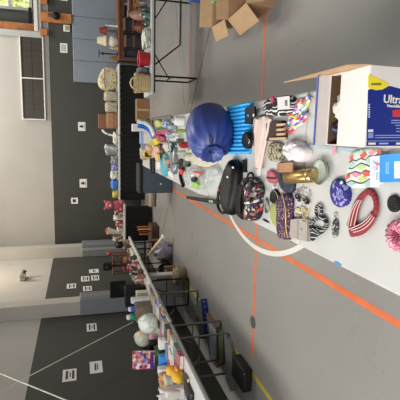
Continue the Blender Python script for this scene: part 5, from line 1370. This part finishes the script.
# folded black stand and cables by the right table legs
t = thing('folding_stand', 'black tubular folding stand on the floor behind the right table', 'stand', (1.6, 7.6, 0))
a = at(180, 45, .02)
obj('rail', tube([(a.x, a.y, .02), (2.9, a.y, .02)], .014, 8), BLACKM, t, True)
top = atY(152, 70, 7.25)
obj('strut', tube([(a.x, a.y, .02), (top.x, 7.4, .66)], .014, 8), BLACKM, t, True)
obj('strut', tube([(2.6, a.y, .02), (2.6, 7.45, .66)], .014, 8), BLACKM, t, True)
obj('rail', tube([(top.x, 7.4, .66), (2.6, 7.45, .66)], .012, 8), BLACKM, t, True)
pts = [at(x, y, .006) for x, y in ((174.5, -8), (176, 15), (178, 38), (180, 60), (182, 85), (184, 105))]
one('white_cable', tube(smooth_path(pts), .006, 6), mat((200, 198, 190), .5), 'thin white cable lying along the floor below the right table', 'cable')
p = at(205, -3, 0)
t = thing('blue_bin', 'blue plastic bin at the right picture edge', 'bin', (2.13, 6.3, 0))
a, b2 = at(189, 1.8, .30), at(208, 1.8, .30)
t.location = ((a.x+.3), (a.y+b2.y)/2, 0); t['_w'] = tuple(t.location)
y0_, y1_ = b2.y, a.y; x0_ = a.x
obj('bin_walls', join(box(x0_, x0_+.012, y0_, y1_, .001, .30), box(x0_+.5, x0_+.512, y0_, y1_, .001, .30), box(x0_+.012, x0_+.5, y0_, y0_+.012, .001, .30), box(x0_+.012, x0_+.5, y1_-.012, y1_, .001, .30)), mat((46, 92, 170), .4), t)
obj('bin_floor', box(x0_+.012, x0_+.5, y0_+.012, y1_-.012, .001, .012), mat((46, 92, 170), .4), t)
obj('bin_rim', join(box(x0_-.012, x0_-.0005, y0_-.012, y1_+.012, .275, .305), box(x0_, x0_+.512, y0_-.012, y0_-.0005, .275, .305)), mat((56, 104, 184), .4), t)

# ================================================================== open cardboard boxes on the floor
def openbox(x0, x1, y0, y1, h, rz, label, flaps, m=KRAFT):
    cx, cy = (x0+x1)/2, (y0+y1)/2
    w, d = (x1-x0)/2, (y1-y0)/2
    t = thing('open_cardboard_box', label, 'box', (cx, cy, 0), 'open cardboard boxes on the floor')
    M = Matrix.Translation((cx, cy, 0)) @ Matrix.Rotation(rz, 4, 'Z')
    th = .006
    obj('box_walls', xf(join(box(-w, w, -d, -d+th, .001, h), box(-w, w, d-th, d, .001, h), box(-w, -w+th, -d+th, d-th, .001, h), box(w-th, w, -d+th, d-th, .001, h)), M), m, t)
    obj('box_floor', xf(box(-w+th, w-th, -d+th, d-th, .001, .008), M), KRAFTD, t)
    for (side, ln, ang) in flaps:
        ca_, sa_ = math.cos(ang), math.sin(ang)     # ang: 0 = straight out level, + = upwards
        if side in 'lr':
            s = -1 if side == 'l' else 1
            V = [Vector((s*w, -d, h)), Vector((s*w, d, h)), Vector((s*(w+ln*ca_), d*.98, h+ln*sa_)), Vector((s*(w+ln*ca_), -d*.98, h+ln*sa_))]
        else:
            s = -1 if side == 'f' else 1
            V = [Vector((-w, s*d, h)), Vector((w, s*d, h)), Vector((w*.98, s*(d+ln*ca_), h+ln*sa_)), Vector((-w*.98, s*(d+ln*ca_), h+ln*sa_))]
        V2 = [v + Vector((0, 0, .005)) for v in V]
        obj('flap', xf((V+V2, [(0,1,2,3),(7,6,5,4),(0,4,5,1),(1,5,6,2),(2,6,7,3),(3,7,4,0)]), M), mat((190, 156, 118), .8, var=.06), t)
    return t, M
openbox(1.21, 1.71, 3.86, 4.36, .28, .05, 'open cardboard box nearer the camera at the right picture edge', [('l', .2, -.75), ('b', .12, 1.2), ('f', .16, -1.1)])
t, Mx = openbox(1.27, 1.79, 4.56, 5.02, .24, -.05, 'open cardboard box with flaps spread, behind the nearer one', [('l', .17, -.35), ('b', .16, .9), ('f', .12, .9)])
one('green_garland', blob((1.56, 4.75, .2), .1, .09, .1, .8, .5, sc=20, seed=4), pat('cells', [(60, 110, 60), (110, 160, 100), (40, 80, 44), (160, 190, 150)], 40), 'green leafy garland poking out of the open box', 'garland')
one('packing_paper', blob((1.5, 4.1, .15), .15, .12, .1, .8, .3, seed=2), mat((170, 140, 110), .8, bump=.4), 'crumpled brown paper inside the nearer open box', 'paper')

# ================================================================== wires across the left wall
def wire(pts, label):
    return one('overhead_wire', tube(pts, .008, 6), mat((190, 186, 172), .5), label, 'wire', 'pale wires in front of the left wall')
wire([atY(133, 322, 6.3), atY(-40, 412, 4.7)], 'pale wire sloping up from the green and white bottle')
wire([atY(-40, 357, 5.0), atY(100, 414, 4.3)], 'pale wire sloping down towards the left picture edge')
for o in list(bpy.data.objects):
    if '_w' in o: del o['_w']
